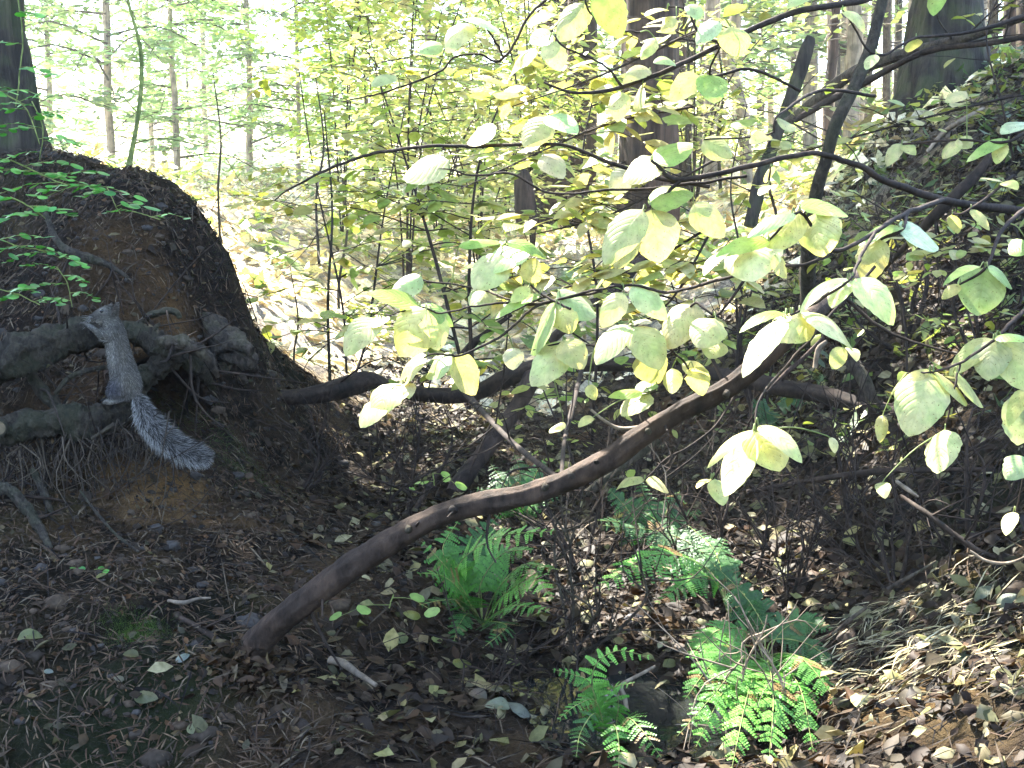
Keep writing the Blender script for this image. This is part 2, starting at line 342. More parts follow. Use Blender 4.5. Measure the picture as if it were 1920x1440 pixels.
F = np.stack([i + j, i + ny_ + j, i + ny_ + j + 1, i + j + 1], -1).reshape(-1, 4)
# soil: blackish near left, ochre clay under roots and on the knoll; sunlight painted in far off and at the lower-right patch
def blob(V, px, py, d, r): return np.exp(-np.sum((V - at(px, py, d)) ** 2, 1) / (r * r))
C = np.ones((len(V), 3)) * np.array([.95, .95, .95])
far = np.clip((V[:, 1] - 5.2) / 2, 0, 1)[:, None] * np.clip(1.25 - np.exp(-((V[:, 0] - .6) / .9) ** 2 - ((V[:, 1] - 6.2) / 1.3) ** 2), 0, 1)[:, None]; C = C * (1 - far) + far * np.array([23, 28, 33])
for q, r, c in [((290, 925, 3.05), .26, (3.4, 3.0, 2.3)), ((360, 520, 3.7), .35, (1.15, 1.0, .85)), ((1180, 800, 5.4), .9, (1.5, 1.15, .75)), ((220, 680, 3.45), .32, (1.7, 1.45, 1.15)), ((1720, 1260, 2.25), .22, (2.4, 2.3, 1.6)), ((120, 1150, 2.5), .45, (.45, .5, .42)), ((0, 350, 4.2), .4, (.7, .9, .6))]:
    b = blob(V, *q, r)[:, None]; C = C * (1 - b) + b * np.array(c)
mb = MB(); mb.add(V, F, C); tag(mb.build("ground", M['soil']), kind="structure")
# stream: a shallow pool in the gully floor
c = at(1200, 1310, 2.3); mb = MB(); th = np.linspace(0, 2 * np.pi, 40, endpoint=False)
rr = 1 + .12 * np.sin(3 * th) + .08 * np.sin(5 * th + 1)
ring = np.stack([c[0] + .27 * rr * np.cos(th), c[1] + .25 * rr * np.sin(th), np.full(40, STREAM_Z - .006)], -1)
mb.add(np.vstack([ring, [c[0], c[1], STREAM_Z - .006]]), np.stack([np.arange(40), (np.arange(40) + 1) % 40, np.full(40, 40)], -1))
tag(mb.build("stream", M['water']), kind="structure")


# ------------------------------------------------------------------ large trunks
def trunk_mb(P, r, seg=28, rough=.07, col=(1, 1, 1)):
    mb = MB(); tube(mb, P, r, seg, col, rough); return mb
def root_flare(base, r0, r1, h, top, lean=(0, 0), n=34, flare=1.7):
    """vertical trunk path with flared butt, base (3,), radii and height"""
    z = np.concatenate([np.linspace(-.3, h, n // 2), np.linspace(h, top, n // 2 + 1)[1:]])
    t = np.clip(z / top, 0, 1)
    P = np.stack([base[0] + lean[0] * z, base[1] + lean[1] * z, base[2] + z], -1)
    r = r0 + (r1 - r0) * t; r = r * (1 + (flare - 1) * np.exp(-np.clip(z, 0, None) / (h * .35)))
    return P, r
def gz(x, y): return float(hz(np.array([x]), np.array([y]))[0])
# boughs of needles, used for crowns (clumps: m centres) --------------------------------
def sprays(mb, P, size, cols, flatness=.7, per=7, rnd=NP, tpl=(2, 2), w=.32, prof='ovate'):
    m = len(P); k = per
    B = np.repeat(P, k, 0) + rnd.normal(size=(m * k, 3)) * size * .35 * np.array([1, 1, .4])
    a = rnd.uniform(0, 2 * np.pi, m * k); L = size * rnd.uniform(.5, 1.15, m * k)
    D = np.stack([np.cos(a), np.sin(a), rnd.normal(size=m * k) * (1 - flatness) - .12], -1)
    T = B + D * L[:, None]; Nn = np.stack([rnd.normal(size=m * k) * .35, rnd.normal(size=m * k) * .35, np.ones(m * k)], -1)
    c = np.repeat(np.asarray(cols, float), k, 0) * rnd.uniform(.7, 1.3, (m * k, 1))
    leaves(mb, B, T, L * w, Nn, c, arch=-.08, fold=.05, tpl=tpl, prof=prof)

TREES = []
def big_tree(label, cat, base, r0, r1, mat, top=12, flare=1.6, lean=(0, 0), h=.9, cw=None, group=None, rough=.08):
    e = empty("tree" if cat == "tree" else cat.replace(" ", "_"), base, label, cat, group)
    P, r = root_flare(np.array(base), r0, r1, h, top, lean, flare=flare)
    trunk_mb(P, r, 30, rough).build("trunk", mat, e)
    TREES.append([e, np.array(base), top]); return e
b = at(14, 330, 4.62); T0 = big_tree("huge dark conifer trunk rising from the left bank at the picture's left edge", "conifer tree", (b[0] - .06, b[1], gz(b[0], b[1]) - .25), .2, .17, M['bark'], flare=1.3, h=.8)
b = at(1214, 440, 9.2); T1 = big_tree("thick brown furrowed conifer trunk right of centre, widest upright trunk behind the yellow leaves", "conifer tree", (b[0], b[1], gz(b[0], b[1])), .215, .19, M['redbark'], flare=1.25)
b = at(1092, 430, 11.5); T2 = big_tree("slender dark reddish conifer trunk just left of the thick furrowed trunk", "conifer tree", (b[0], b[1], gz(b[0], b[1])), .13, .11, M['redbark'], flare=1.2)
b = at(1037, 420, 12.5); T3 = big_tree("dark reddish trunk half hidden by leaves, left of the slender reddish one", "conifer tree", (b[0], b[1], gz(b[0], b[1])), .2, .17, M['redbark'], flare=1.25)
b = at(1765, 215, 6.6); T4 = big_tree("big grey conifer trunk standing on top of the right bank, flaring at its foot", "conifer tree", (b[0], b[1], gz(b[0], b[1]) - .1), .185, .165, M['bark'], flare=1.5, h=.8)
# knots & dead twig stubs on trunks
def stub_branches(tree_e, base, r, z0, z1, n, mat, L=(.2, .6), rad=.012):
    for k in range(n):
        z = R.uniform(z0, z1); a = R.uniform(0, 6.28); l = R.uniform(*L); d = np.array([math.cos(a), math.sin(a), R.uniform(-.3, .2)])
        p0 = np.array(base) + [0, 0, z] + d * r * .8; mb = MB()
        tube(mb, spline([p0, p0 + d * l * .5 + [0, 0, -.03], p0 + d * l + [0, 0, -.1 * l]], 7), np.linspace(rad, .003, 7), 5, rough=.1)
        mb.build("dead_branch", mat, tree_e)
stub_branches(T1, TREES[1][1], .2, .4, 2.6, 9, M['twig']); stub_branches(T2, TREES[2][1], .11, .4, 3.2, 8, M['twig']); stub_branches(T4, TREES[4][1], .17, .5, 1.8, 5, M['twig'])

# short broken stump and middle trunks
def stem(name, label, cat, pts, mat, seg=10, rough=.1, n=None, group=None, wob=0, kids=0, kidmat=None):
    """a fallen log, bare stem or stick: one mesh along a curve, with optional twig children"""
    P, r = pxpath(pts, n); mb = MB(); tube(mb, P, r, seg, rough=rough, wob=wob)
    if not kids: o = mb.build(name, mat); return tag(o, label, cat, group)
    e = empty(name, P[0], label, cat, group); mb.build("stem", mat, e)
    for k in range(kids):
        i = R.randrange(1, len(P) - 1); t = nrm(P[i] - P[i - 1]); q = nrm(np.array([R.gauss(0, 1), R.gauss(0, .6), R.gauss(0, 1)])); q = nrm(q - t * np.dot(q, t) * .7 + t * .4)
        L = R.uniform(.08, .35) * pts[0][2] / 3; mb = MB()
        tube(mb, spline([P[i], P[i] + q * L * .5 + NP.normal(size=3) * L * .08, P[i] + q * L + NP.normal(size=3) * L * .15], 7), np.linspace(min(r[i] * .4, .005), .0012, 7), 5, rough=.08)
        mb.build("twig", kidmat or mat, e)
    return e
stem("broken_snag", "short broken reddish snag among the yellow leaves left of the dark trunks", "snag", [(985, 430, 8.5, 17), (984, 380, 8.5, 15), (982, 332, 8.5, 14), (983, 318, 8.5, 7)], M['redbark'], 14, .12)
stem("leaning_snag", "leaning mossy dead trunk with a broken top between the thick trunk and the curved stem", "snag", [(1405, 425, 6.6, 12), (1425, 340, 6.6, 11), (1462, 240, 6.6, 11), (1490, 160, 6.6, 12), (1512, 92, 6.6, 13), (1520, 70, 6.6, 8)], M['bark'], 12, .12, kids=6)
stem("curved_tree_stem", "long curved dark stem sweeping from the top edge down to the big lit leaf", "tree stem", [(1668, -60, 3.2, 9), (1652, 10, 3.2, 10), (1630, 95, 3.2, 11), (1600, 165, 3.2, 12), (1567, 235, 3.2, 12), (1550, 300, 3.25, 12), (1535, 345, 3.3, 12), (1522, 420, 3.4, 13), (1515, 520, 3.6, 14), (1520, 640, 4.1, 15)], M['root'], 12, .08, kids=0)
stem("leaning_log", "thick grey dead pole leaning up right across the bank-top trunk", "fallen pole", [(1470, 232, 5.6, 7), (1500, 212, 5.5, 9), (1580, 150, 5.2, 11), (1640, 120, 5.0, 10), (1727, 93, 4.8, 9), (1813, 70, 4.6, 8), (1940, 25, 4.4, 7)], M['dead'], 10, .1, kids=5)
stem("leaning_log", "thinner dead pole running just below and parallel to the thick leaning grey pole", "fallen pole", [(1490, 225, 5.2, 6), (1550, 190, 5.1, 7), (1610, 160, 5.0, 7), (1700, 112, 4.8, 6), (1760, 90, 4.7, 6), (1860, 80, 4.5, 5), (1950, 62, 4.4, 5)], M['twig'], 9, .1, kids=4)
stem("pale_tree_stem", "pale sunlit crooked stem behind the leaves, left of the leaning mossy snag", "tree stem", [(1384, -40, 12, 11), (1378, 40, 12, 12), (1362, 95, 12, 12), (1380, 160, 12, 11), (1395, 230, 12, 12), (1400, 330, 12, 12), (1402, 400, 12, 12)], M['palebark'], 12, .08)
stem("curved_vine_stem", "thin green curved sapling stem rising off the crest of the left bank", "sapling", [(238, 330, 5.2, 7), (246, 290, 5.2, 5), (258, 225, 5.2, 4), (265, 150, 5.2, 4.5), (262, 85, 5.2, 4), (245, 20, 5.2, 3), (235, -30, 5.2, 3)], M['greenstem'], 8, .05, kids=2)
for k, (x0, y0, x1, y1, d, rad, lb) in enumerate([(408, 175, 414, 455, 7, 3, "thin dark upright sapling pole just right of the left bank's crest"), (601, 185, 598, 470, 6.5, 3.5, "dark upright sapling pole with leaves, left of the long trailing branch tip"), (617, 250, 620, 735, 5.2, 4, "straight dark sapling pole standing on the far end of the long fallen log"),
        (553, 540, 556, 735, 5.4, 3, "short thin upright twig in front of the bright slope"), (645, 330, 640, 650, 7.5, 4, "upright grey sapling pole just right of the straight dark one"), (1285, 0, 1292, 330, 10, 5, "slim dark pole close beside the right of the thick furrowed trunk"), (1350, 90, 1352, 350, 11, 5, "slim brown pole between the furrowed trunk and the pale crooked stem")]):
    stem("sapling_pole", lb, "sapling", [(x0 - 9, y0 - 40, d, rad * .3), (x0 + 6, y0 * .7 + y1 * .3, d, rad * .55), (x1 - 5, y0 * .35 + y1 * .65, d, rad * .7), (x1, y1 + 25, d, rad * .85)], M['root'], 7, .08, kids=9)

# ------------------------------------------------------------------ long logs and the big diagonal limb
e = empty("fallen_limb", at(460, 1240, 2.38), "long bare limb curving from the lower left across the gully to the bright leaves", "fallen limb")
P, r = pxpath([(452, 1262, 2.40, 21.1), (470, 1225, 2.36, 27.3), (520, 1170, 2.3, 25.5), (600, 1105, 2.25, 24.6), (700, 1040, 2.22, 23.8), (790, 985, 2.2, 22.0), (870, 953, 2.2, 22.0), (960, 935, 2.18, 20.2), (1050, 908, 2.15, 20.2), (1130, 870, 2.12, 21.1), (1200, 820, 2.1, 20.2), (1280, 770, 2.08, 19.4), (1365, 728, 2.06, 18.5), (1440, 670, 2.05, 18.5), (1490, 620, 2.05, 17.6), (1560, 560, 2.2, 15.8), (1640, 500, 2.5, 13.2)], 120)
mb = MB(); tube(mb, P, r * (1 + .06 * np.sin(np.arange(120) * .9) * (NP.random(120) > .6)), 24, rough=.085); mb.build("bark", M['limb'], e)
for (px, py, rr, d) in [(846, 955, 9, 2.165), (1075, 890, 11, 2.125), (1023, 913, 9, 2.145), (1215, 808, 8, 2.08), (1118, 866, 6, 2.10), (765, 993, 8, 2.18), (545, 1137, 6, 2.27), (1362, 738, 7, 2.04)]:
    mb = MB(); c0 = at(px, py, d); q = nrm(CAM - c0 + [0, 0, .3])
    tube(mb, np.array([c0 - q * .012, c0 + q * .004, c0 + q * .010, c0 + q * .0115]), np.array([rr, rr * .9, rr * .55, .5]) / FPX * d, 9, rough=.15); mb.build("branch_scar", M['dead'], e)
for q in range(9):
    i = R.randrange(8, 112); t_ = nrm(P[i + 1] - P[i]); d_ = nrm(np.array([R.gauss(0, 1), R.gauss(-.3, .5), R.gauss(.3, 1)])); d_ = nrm(d_ - t_ * np.dot(d_, t_) * .8); L_ = R.uniform(.02, .05) + (R.random() < .4) * R.uniform(.05, .2); mb = MB()
    tube(mb, spline([P[i], P[i] + d_ * (r[i] + L_ * .5), P[i] + d_ * (r[i] + L_) + NP.normal(size=3) * L_ * .15], 8), np.linspace(.0045, .0016, 8), 6, rough=.1); mb.build("twig_stub", M['twig'], e)
stem("fallen_log", "long dark crooked log lying across the middle of the gully behind the big diagonal limb", "fallen log", [(505, 745, 4.15, 14), (560, 742, 4.2, 16), (620, 732, 4.25, 20), (690, 716, 4.3, 19), (730, 728, 4.35, 15), (790, 738, 4.4, 15), (880, 742, 4.4, 15), (940, 712, 4.35, 16), (1000, 690, 4.3, 15), (1060, 684, 4.2, 13), (1190, 682, 4.1, 13), (1300, 696, 3.9, 13), (1400, 715, 3.8, 14), (1480, 728, 3.7, 15), (1560, 742, 3.6, 16), (1650, 768, 3.5, 15), (1760, 788, 3.4, 14), (1880, 800, 3.3, 14), (1990, 800, 3.2, 13)], M['twig'], 14, .14, n=90, kids=9)
stem("fallen_branch", "short reddish-brown branch propped steeply under the long dark log", "fallen branch", [(1003, 690, 4.3, 15), (985, 735, 4.25, 16), (950, 790, 4.2, 15), (905, 850, 4.1, 15), (870, 895, 4.0, 16), (850, 925, 3.95, 14)], M['redbark'], 12, .1)
stem("fallen_branch", "dark thin branch slanting down right from the log to the big diagonal limb", "fallen branch", [(862, 725, 4.2, 6), (885, 750, 4.0, 6), (930, 800, 3.4, 5), (985, 850, 2.8, 5), (1052, 900, 2.3, 6)], M['twig'], 8, .1, kids=5)
stem("fallen_branch", "thin upright twig standing on the diagonal limb and reaching the long dark log", "fallen branch", [(1053, 893, 2.25, 4), (1060, 820, 2.7, 4.5), (1075, 760, 3.2, 5), (1092, 690, 3.9, 5)], M['twig'], 8, .12, kids=3)
stem("fallen_branch", "pale thin twig with a kink just above the right part of the diagonal limb", "fallen branch", [(1108, 768, 2.2, 2.5), (1135, 790, 2.2, 3), (1165, 803, 2.2, 3.5), (1215, 795, 2.15, 3), (1285, 765, 2.1, 3.5)], M['paletwig'], 8, .1, kids=2)
stem("fallen_branch", "mossy grey branch lying low behind the middle of the diagonal limb", "fallen branch", [(1100, 925, 3.4, 8), (1140, 895, 3.4, 8), (1185, 862, 3.4, 8), (1235, 825, 3.4, 6)], M['root'], 9, .12)
stem("fallen_log", "dark stubby log behind the hanging leaves at centre, slanting up to the right", "fallen log", [(1030, 640, 5.0, 9), (1090, 590, 5.0, 10), (1150, 545, 5.0, 11), (1200, 490, 5.0, 9), (1262, 440, 5.0, 6)], M['redbark'], 10, .12, kids=3)
stem("fallen_branch", "small forked dark branch resting behind the long log left of centre", "fallen branch", [(862, 672, 4.9, 7), (885, 645, 4.9, 8), (905, 628, 4.9, 6), (960, 590, 4.9, 3)], M['twig'], 8, .12, kids=3)
stem("fallen_branch", "straight dark branch lying low along the right bank below the single hanging leaf", "fallen branch", [(1400, 922, 3.1, 4), (1480, 908, 3.1, 5), (1560, 895, 3.0, 6), (1650, 884, 2.9, 6), (1740, 882, 2.8, 6), (1865, 880, 2.7, 5)], M['twig'], 8, .12, kids=8)
stem("fallen_branch", "dark forked branch curving down the right bank to the right edge", "fallen branch", [(1690, 930, 2.6, 4), (1740, 965, 2.5, 6), (1800, 1010, 2.45, 7), (1850, 1040, 2.4, 6), (1930, 1058, 2.35, 5)], M['twig'], 8, .12, kids=6)
stem("fallen_branch", "heavy dark branch leaning steeply down left at the upper right", "fallen branch", [(1858, 290, 3.3, 6), (1830, 330, 3.3, 11), (1790, 370, 3.3, 12), (1745, 412, 3.35, 10), (1690, 470, 3.5, 6), (1640, 520, 3.7, 5)], M['twig'], 10, .12, kids=5)
stem("fallen_branch", "dark limb lying level at the right edge below the heavy leaning branch", "fallen branch", [(1765, 372, 3.2, 5), (1820, 385, 3.1, 7), (1880, 392, 3.05, 9), (1960, 400, 3.0, 10)], M['twig'], 10, .12, kids=2)
stem("fallen_branch", "pale bare arching twig on the upper right bank", "fallen branch", [(1738, 285, 4.6, 3), (1768, 250, 4.6, 4), (1800, 228, 4.5, 4.5), (1845, 203, 4.5, 4)], M['paletwig'], 8, .1)
stem("fallen_branch", "grey broken branch stub sticking up from the right bank behind the leaf clusters", "fallen branch", [(1585, 660, 3.6, 13), (1605, 690, 3.55, 13), (1630, 735, 3.5, 11), (1640, 760, 3.5, 8)], M['dead'], 10, .15)
stem("fallen_stick", "pale peeling stick lying on the lower left slope, right of the limb's foot", "stick", [(618, 1236, 2.35, 7), (645, 1245, 2.34, 8), (668, 1262, 2.32, 6), (705, 1286, 2.3, 4)], M['paletwig'], 9, .15)
stem("fallen_stick", "thin dark stick ending at the foot of the diagonal limb", "stick", [(338, 1157, 2.45, 4), (380, 1182, 2.42, 6), (420, 1215, 2.4, 8), (452, 1248, 2.38, 9), (470, 1262, 2.38, 9)], M['twig'], 9, .12, kids=2)
stem("fallen_stick", "tan curled stick on the dark soil left of the limb", "stick", [(315, 1126, 2.5, 3), (345, 1130, 2.48, 4), (370, 1123, 2.48, 3), (395, 1121, 2.48, 2)], M['paletwig'], 7, .1)
stem("fallen_stick", "bent tan twig standing over the dark pool", "stick", [(1228, 1249, 2.33, 3), (1200, 1265, 2.3, 3.5), (1166, 1284, 2.27, 4), (1170, 1305, 2.26, 5), (1175, 1332, 2.25, 4)], M['paletwig'], 7, .1)
stem("fallen_stick", "thin arched twig at the lower right bank near the right edge", "stick", [(1818, 1033, 2.3, 2.5), (1850, 1052, 2.28, 3), (1890, 1056, 2.25, 3), (1930, 1042, 2.2, 2.5)], M['paletwig'], 7, .1)
stem("fallen_stick", "broken pale stick pointing out of the litter on the right bank", "stick", [(1665, 1105, 2.42, 5), (1700, 1085, 2.4, 5), (1722, 1072, 2.4, 3), (1755, 1052, 2.4, 2.5)], M['dead'], 7, .15)
stem("fallen_stick", "short pink-tan stick end catching light below the single hanging leaf", "stick", [(1680, 902, 2.4, 4), (1700, 917, 2.38, 4), (1722, 932, 2.36, 2)], M['paletwig'], 7, .1)
stem("fallen_stick", "short pale broken stick hanging under the brightest leaf cluster at right", "stick", [(1550, 640, 2.2, 3), (1535, 655, 2.2, 5), (1528, 690, 2.2, 4)], M['paletwig'], 7, .1)
stem("fallen_stick", "reddish stick slanting up right beside the top of the diagonal limb", "stick", [(1438, 735, 2.5, 2), (1475, 698, 2.5, 4), (1500, 678, 2.5, 4), (1545, 632, 2.5, 3)], M['redbark'], 7, .1)
stem("fallen_stick", "thin pale stick slanting across the right bank above the sunlit patch", "stick", [(1560, 1190, 2.3, 3), (1590, 1165, 2.3, 3.5), (1625, 1138, 2.3, 3)], M['dead'], 7, .1)

# ------------------------------------------------------------------ exposed roots on the left bank
def root(label, pts, seg=14, rough=.17, kids=4, mat=None):
    return stem("exposed_root", label, "root", pts, mat or M['root'], seg + 8, rough, n=12 * len(pts), kids=kids, kidmat=M['twig'])
root("thick grey root running in from the left edge up to the squirrel's forepaws", [(-60, 725, 2.98, 34), (0, 692, 3.0, 34), (60, 655, 3.03, 33), (120, 636, 3.08, 29), (170, 625, 3.12, 24), (215, 622, 3.2, 20)])
root("root arching right from behind the squirrel's shoulders down to the forked knot", [(205, 620, 3.2, 19), (240, 624, 3.2, 18), (275, 637, 3.2, 22), (310, 650, 3.2, 20), (335, 660, 3.2, 18), (365, 685, 3.25, 12), (398, 725, 3.4, 6)])
root("pale-topped root slanting from the squirrel's rump up right to the forked knot", [(240, 745, 3.2, 22), (262, 718, 3.2, 22), (285, 693, 3.2, 20), (318, 676, 3.2, 16), (345, 664, 3.2, 13), (378, 655, 3.25, 7)], kids=2)
root("low thick mossy root under the squirrel's hind foot", [(-40, 822, 3.0, 22), (40, 800, 3.03, 26), (100, 788, 3.05, 28), (160, 786, 3.08, 29), (215, 778, 3.12, 25), (245, 758, 3.16, 20), (262, 735, 3.18, 15)], kids=3)
root("gnarled weathered root end curling down to the right of the hollow", [(305, 642, 3.15, 9), (330, 640, 3.12, 14), (355, 648, 3.12, 12), (378, 660, 3.13, 11), (396, 680, 3.15, 9), (410, 706, 3.18, 4)], rough=.22, mat=M['dead'])
root("dark bent root joining the low root at far left below the thick grey root", [(55, 700, 3.1, 9), (75, 730, 3.1, 10), (95, 752, 3.1, 10), (120, 768, 3.08, 9), (150, 775, 3.08, 8)])
root("thin bowed root springing from the low root to the squirrel's belly", [(104, 738, 3.06, 4), (125, 712, 3.05, 4.5), (155, 697, 3.06, 5), (190, 690, 3.1, 4.5), (235, 684, 3.2, 4)], seg=8, rough=.06)
root("thin hooked dead root on the bank above the squirrel's back", [(262, 606, 3.35, 4), (285, 590, 3.3, 5), (310, 583, 3.28, 6), (330, 586, 3.28, 6), (337, 597, 3.28, 4)], seg=8)
root("small forked stub on top of the arching root", [(280, 632, 3.2, 4), (290, 617, 3.18, 4), (300, 606, 3.18, 3)], seg=7)
root("hanging rope-like root curving down the dark slope at far left", [(-20, 905, 2.95, 9), (15, 920, 2.93, 10), (45, 945, 2.9, 10), (70, 985, 2.86, 8), (92, 1030, 2.8, 7), (108, 1065, 2.76, 5)], seg=9)
root("second slimmer hanging root to the right of the rope-like one", [(60, 880, 3.05, 6), (85, 930, 3.0, 6), (105, 985, 2.92, 5), (128, 1040, 2.82, 4)], seg=8)
root("short slanting dead rootlet below the low mossy root", [(172, 822, 3.05, 3), (195, 808, 3.04, 4), (215, 796, 3.04, 4)], seg=7, mat=M['dead'])
root("dark rootlet lying on the bank face above the squirrel's head", [(85, 400, 3.55, 4), (110, 455, 3.45, 6), (150, 480, 3.4, 8), (195, 492, 3.4, 6), (240, 520, 3.4, 3)], seg=8)
root("thin long dead rootlet dangling down the dark slope left of centre", [(150, 920, 2.95, 2), (180, 960, 2.9, 2.5), (215, 1000, 2.85, 2.5), (260, 1035, 2.8, 2)], seg=6)
# weathered stump end on the bank at the right of the roots
e = empty("weathered_stump", at(440, 640, 3.7), "weathered grey broken stump with a dark hollow end on the bank's right edge", "stump")
P, r = pxpath([(385, 596, 3.75, 10), (402, 612, 3.72, 19), (425, 640, 3.68, 24), (450, 660, 3.62, 22), (470, 674, 3.58, 16), (478, 680, 3.57, 11)], 34); mb = MB(); tube(mb, P, r, 20, rough=.2); mb.build("stump_wood", M['dead'], e)
P, r = pxpath([(404, 668, 3.65, 5), (425, 652, 3.6, 9), (452, 648, 3.57, 10), (474, 660, 3.55, 8)], 18); mb = MB(); tube(mb, P, r, 12, rough=.2); mb.build("broken_rim", M['dead'], e)
P, r = pxpath([(425, 640, 3.75, 18), (415, 690, 3.75, 14), (412, 735, 3.8, 10)], 14); mb = MB(); tube(mb, P, r, 12, rough=.2); mb.build("root_leg", M['dead'], e)
# sawn log end at the left edge
e = empty("sawn_log", at(0, 802, 3.0), "small sawn log end with a round pale cut face at the left edge", "log")
c0 = at(-4, 803, 2.96); ax = nrm(np.array([.25, -1, .05])); mb = MB(); tube(mb, np.array([c0 - ax * .5, c0 - ax * .25, c0 - ax * .02, c0]), np.array([.024, .023, .023, .022]), 20, rough=.04); mb.build("bark", M['root'], e)
mb = MB(); tube(mb, np.array([c0, c0 + ax * .002]), np.array([.019, .018]), 24); mb.build("cut_face", M['cut'], e)

# ------------------------------------------------------------------ squirrel
SD = 3.06
def sp(px, py, dd=0): return at(px, py, SD + dd)
K = SD / FPX
def blob_chain(bm_list, pts):
    """pts: (px, py, dd, radius px)"""
    W = np.array([[*sp(a, b_, c_), r_ * K] for a, b_, c_, r_ in pts]); n = max(3, int(np.sum(np.linalg.norm(np.diff(W[:, :3], axis=0), axis=1)) / (W[:, 3].min() * .4)) + 2)
    S = spline(W, min(n, 70)) if len(W) > 1 else W
    bm_list.extend(S.tolist())
balls = []
blob_chain(balls, [(206, 589, .0, 15), (198, 588, 0, 14.5), (186, 591, 0, 11), (177, 594, 0, 7.5), (171, 594, 0, 5)])
blob_chain(balls, [(196, 597, -.004, 11), (186, 600, 0, 7)])
blob_chain(balls, [(204, 592, 0, 15), (210, 605, 0, 15.5), (214, 622, 0, 18.5), (219, 645, 0, 20), (224, 668, 0, 21.5), (231, 695, 0, 24), (238, 718, 0, 25.5), (241, 733, 0, 22)])
blob_chain(balls, [(232, 715, -.018, 20), (222, 728, -.024, 18), (214, 738, -.024, 13), (221, 747, -.02, 9)])
blob_chain(balls, [(232, 715, .025, 19), (224, 730, .03, 17), (216, 742, .03, 11), (210, 752, .03, 6), (198, 755, .03, 4.5)])
blob_chain(balls, [(226, 748, -.022, 7.5), (214, 752, -.028, 6), (204, 753, -.034, 5), (199, 754, -.036, 3.4)])
blob_chain(balls, [(214, 622, -.014, 13), (205, 630, -.022, 10.5), (194, 631, -.028, 8.5), (182, 622, -.03, 6), (170, 613, -.03, 4.6), (161, 608, -.03, 4.2), (156, 607, -.03, 3.6)])
blob_chain(balls, [(208, 615, .016, 11), (200, 620, .02, 8), (195, 612, .02, 5.5), (190, 604, .016, 4.6), (178, 601, .012, 4), (168, 601, .01, 3.4)])
for (dx, dy, dd) in [(-8, -2, -.004), (-8.5, 1.2, -.002), (-7, 3.6, .002), (-4, 5, .004)]: blob_chain(balls, [(157, 607, -.03, 2.2), (157 + dx * .6, 607 + dy * .7 - 1, -.03 + dd, 1.9), (157 + dx, 607 + dy + 2, -.03 + dd * 1.5, 1.4)])
for (dx, dy, dd) in [(-7, -1, -.003), (-7, 2, .0), (-5, 4, .003)]: blob_chain(balls, [(168, 601, .01, 2.2), (168 + dx * .6, 601 + dy * .7, .01 + dd, 1.8), (168 + dx, 601 + dy + 2, .01 + dd, 1.4)])
for (dx, dy, dd) in [(-6, -1.5, -.008), (-8, 0, -.004), (-8, .6, .001), (-6, 1.5, .005)]: blob_chain(balls, [(203, 753, -.034, 3), (203 + dx * .6, 752 + dy, -.034 + dd, 2.3), (203 + dx * 1.2, 754.5 + dy, -.034 + dd * 1.5, 1.6)])
blob_chain(balls, [(213, 590, -.014, 6.2), (216, 582, -.022, 6.4), (218, 575, -.026, 5), (219, 569, -.027, 3)])
blob_chain(balls, [(213, 583, -.018, 4), (218, 580, -.022, 4)])
blob_chain(balls, [(206, 582, .018, 5), (207, 575, .024, 4.5), (208, 571, .026, 2.6)])
TAIL = [(244, 726, .0, 12), (252, 738, -.002, 10), (261, 753, -.006, 11), (275, 782, -.012, 13), (294, 808, -.014, 13), (322, 832, -.012, 12), (352, 849, -.008, 10.5), (384, 859, -.004, 6)]
blob_chain(balls, TAIL)
import bmesh
ico = bmesh.new(); bmesh.ops.create_icosphere(ico, subdivisions=2, radius=1); icoV = np.array([v.co[:] for v in ico.verts]); icoF = np.array([[v.index for v in f.verts] for f in ico.faces]); ico.free()
mb = MB()
for x, y, z, r_ in balls: mb.add(icoV * r_ + [x, y, z], icoF)
tmp = mb.build("squirrel_tmp", M['fur'])
md = tmp.modifiers.new("r", 'REMESH'); md.mode = 'VOXEL'; md.voxel_size = .0022; md.use_smooth_shade = True
md = tmp.modifiers.new("s", 'SMOOTH'); md.iterations = 5; md.factor = .5
dg = bpy.context.evaluated_depsgraph_get(); ev = tmp.evaluated_get(dg); me = ev.to_mesh()
SV = np.zeros(len(me.vertices) * 3); me.vertices.foreach_get("co", SV); SV = SV.reshape(-1, 3)
SN = np.zeros(len(me.vertices) * 3); me.vertices.foreach_get("normal", SN); SN = SN.reshape(-1, 3)
SF = [list(p.vertices) for p in me.polygons]
ev.to_mesh_clear(); bpy.data.objects.remove(tmp)
def to_px(P):
    q = P - CAM; d = q @ FWD; return 960 + FPX * q[:, 0] / d, 720 - FPX * (q @ UPV) / d, d
TP = np.array([[*sp(a, b_, c_), r_] for a, b_, c_, r_ in TAIL]); TS = spline(TP, 60)
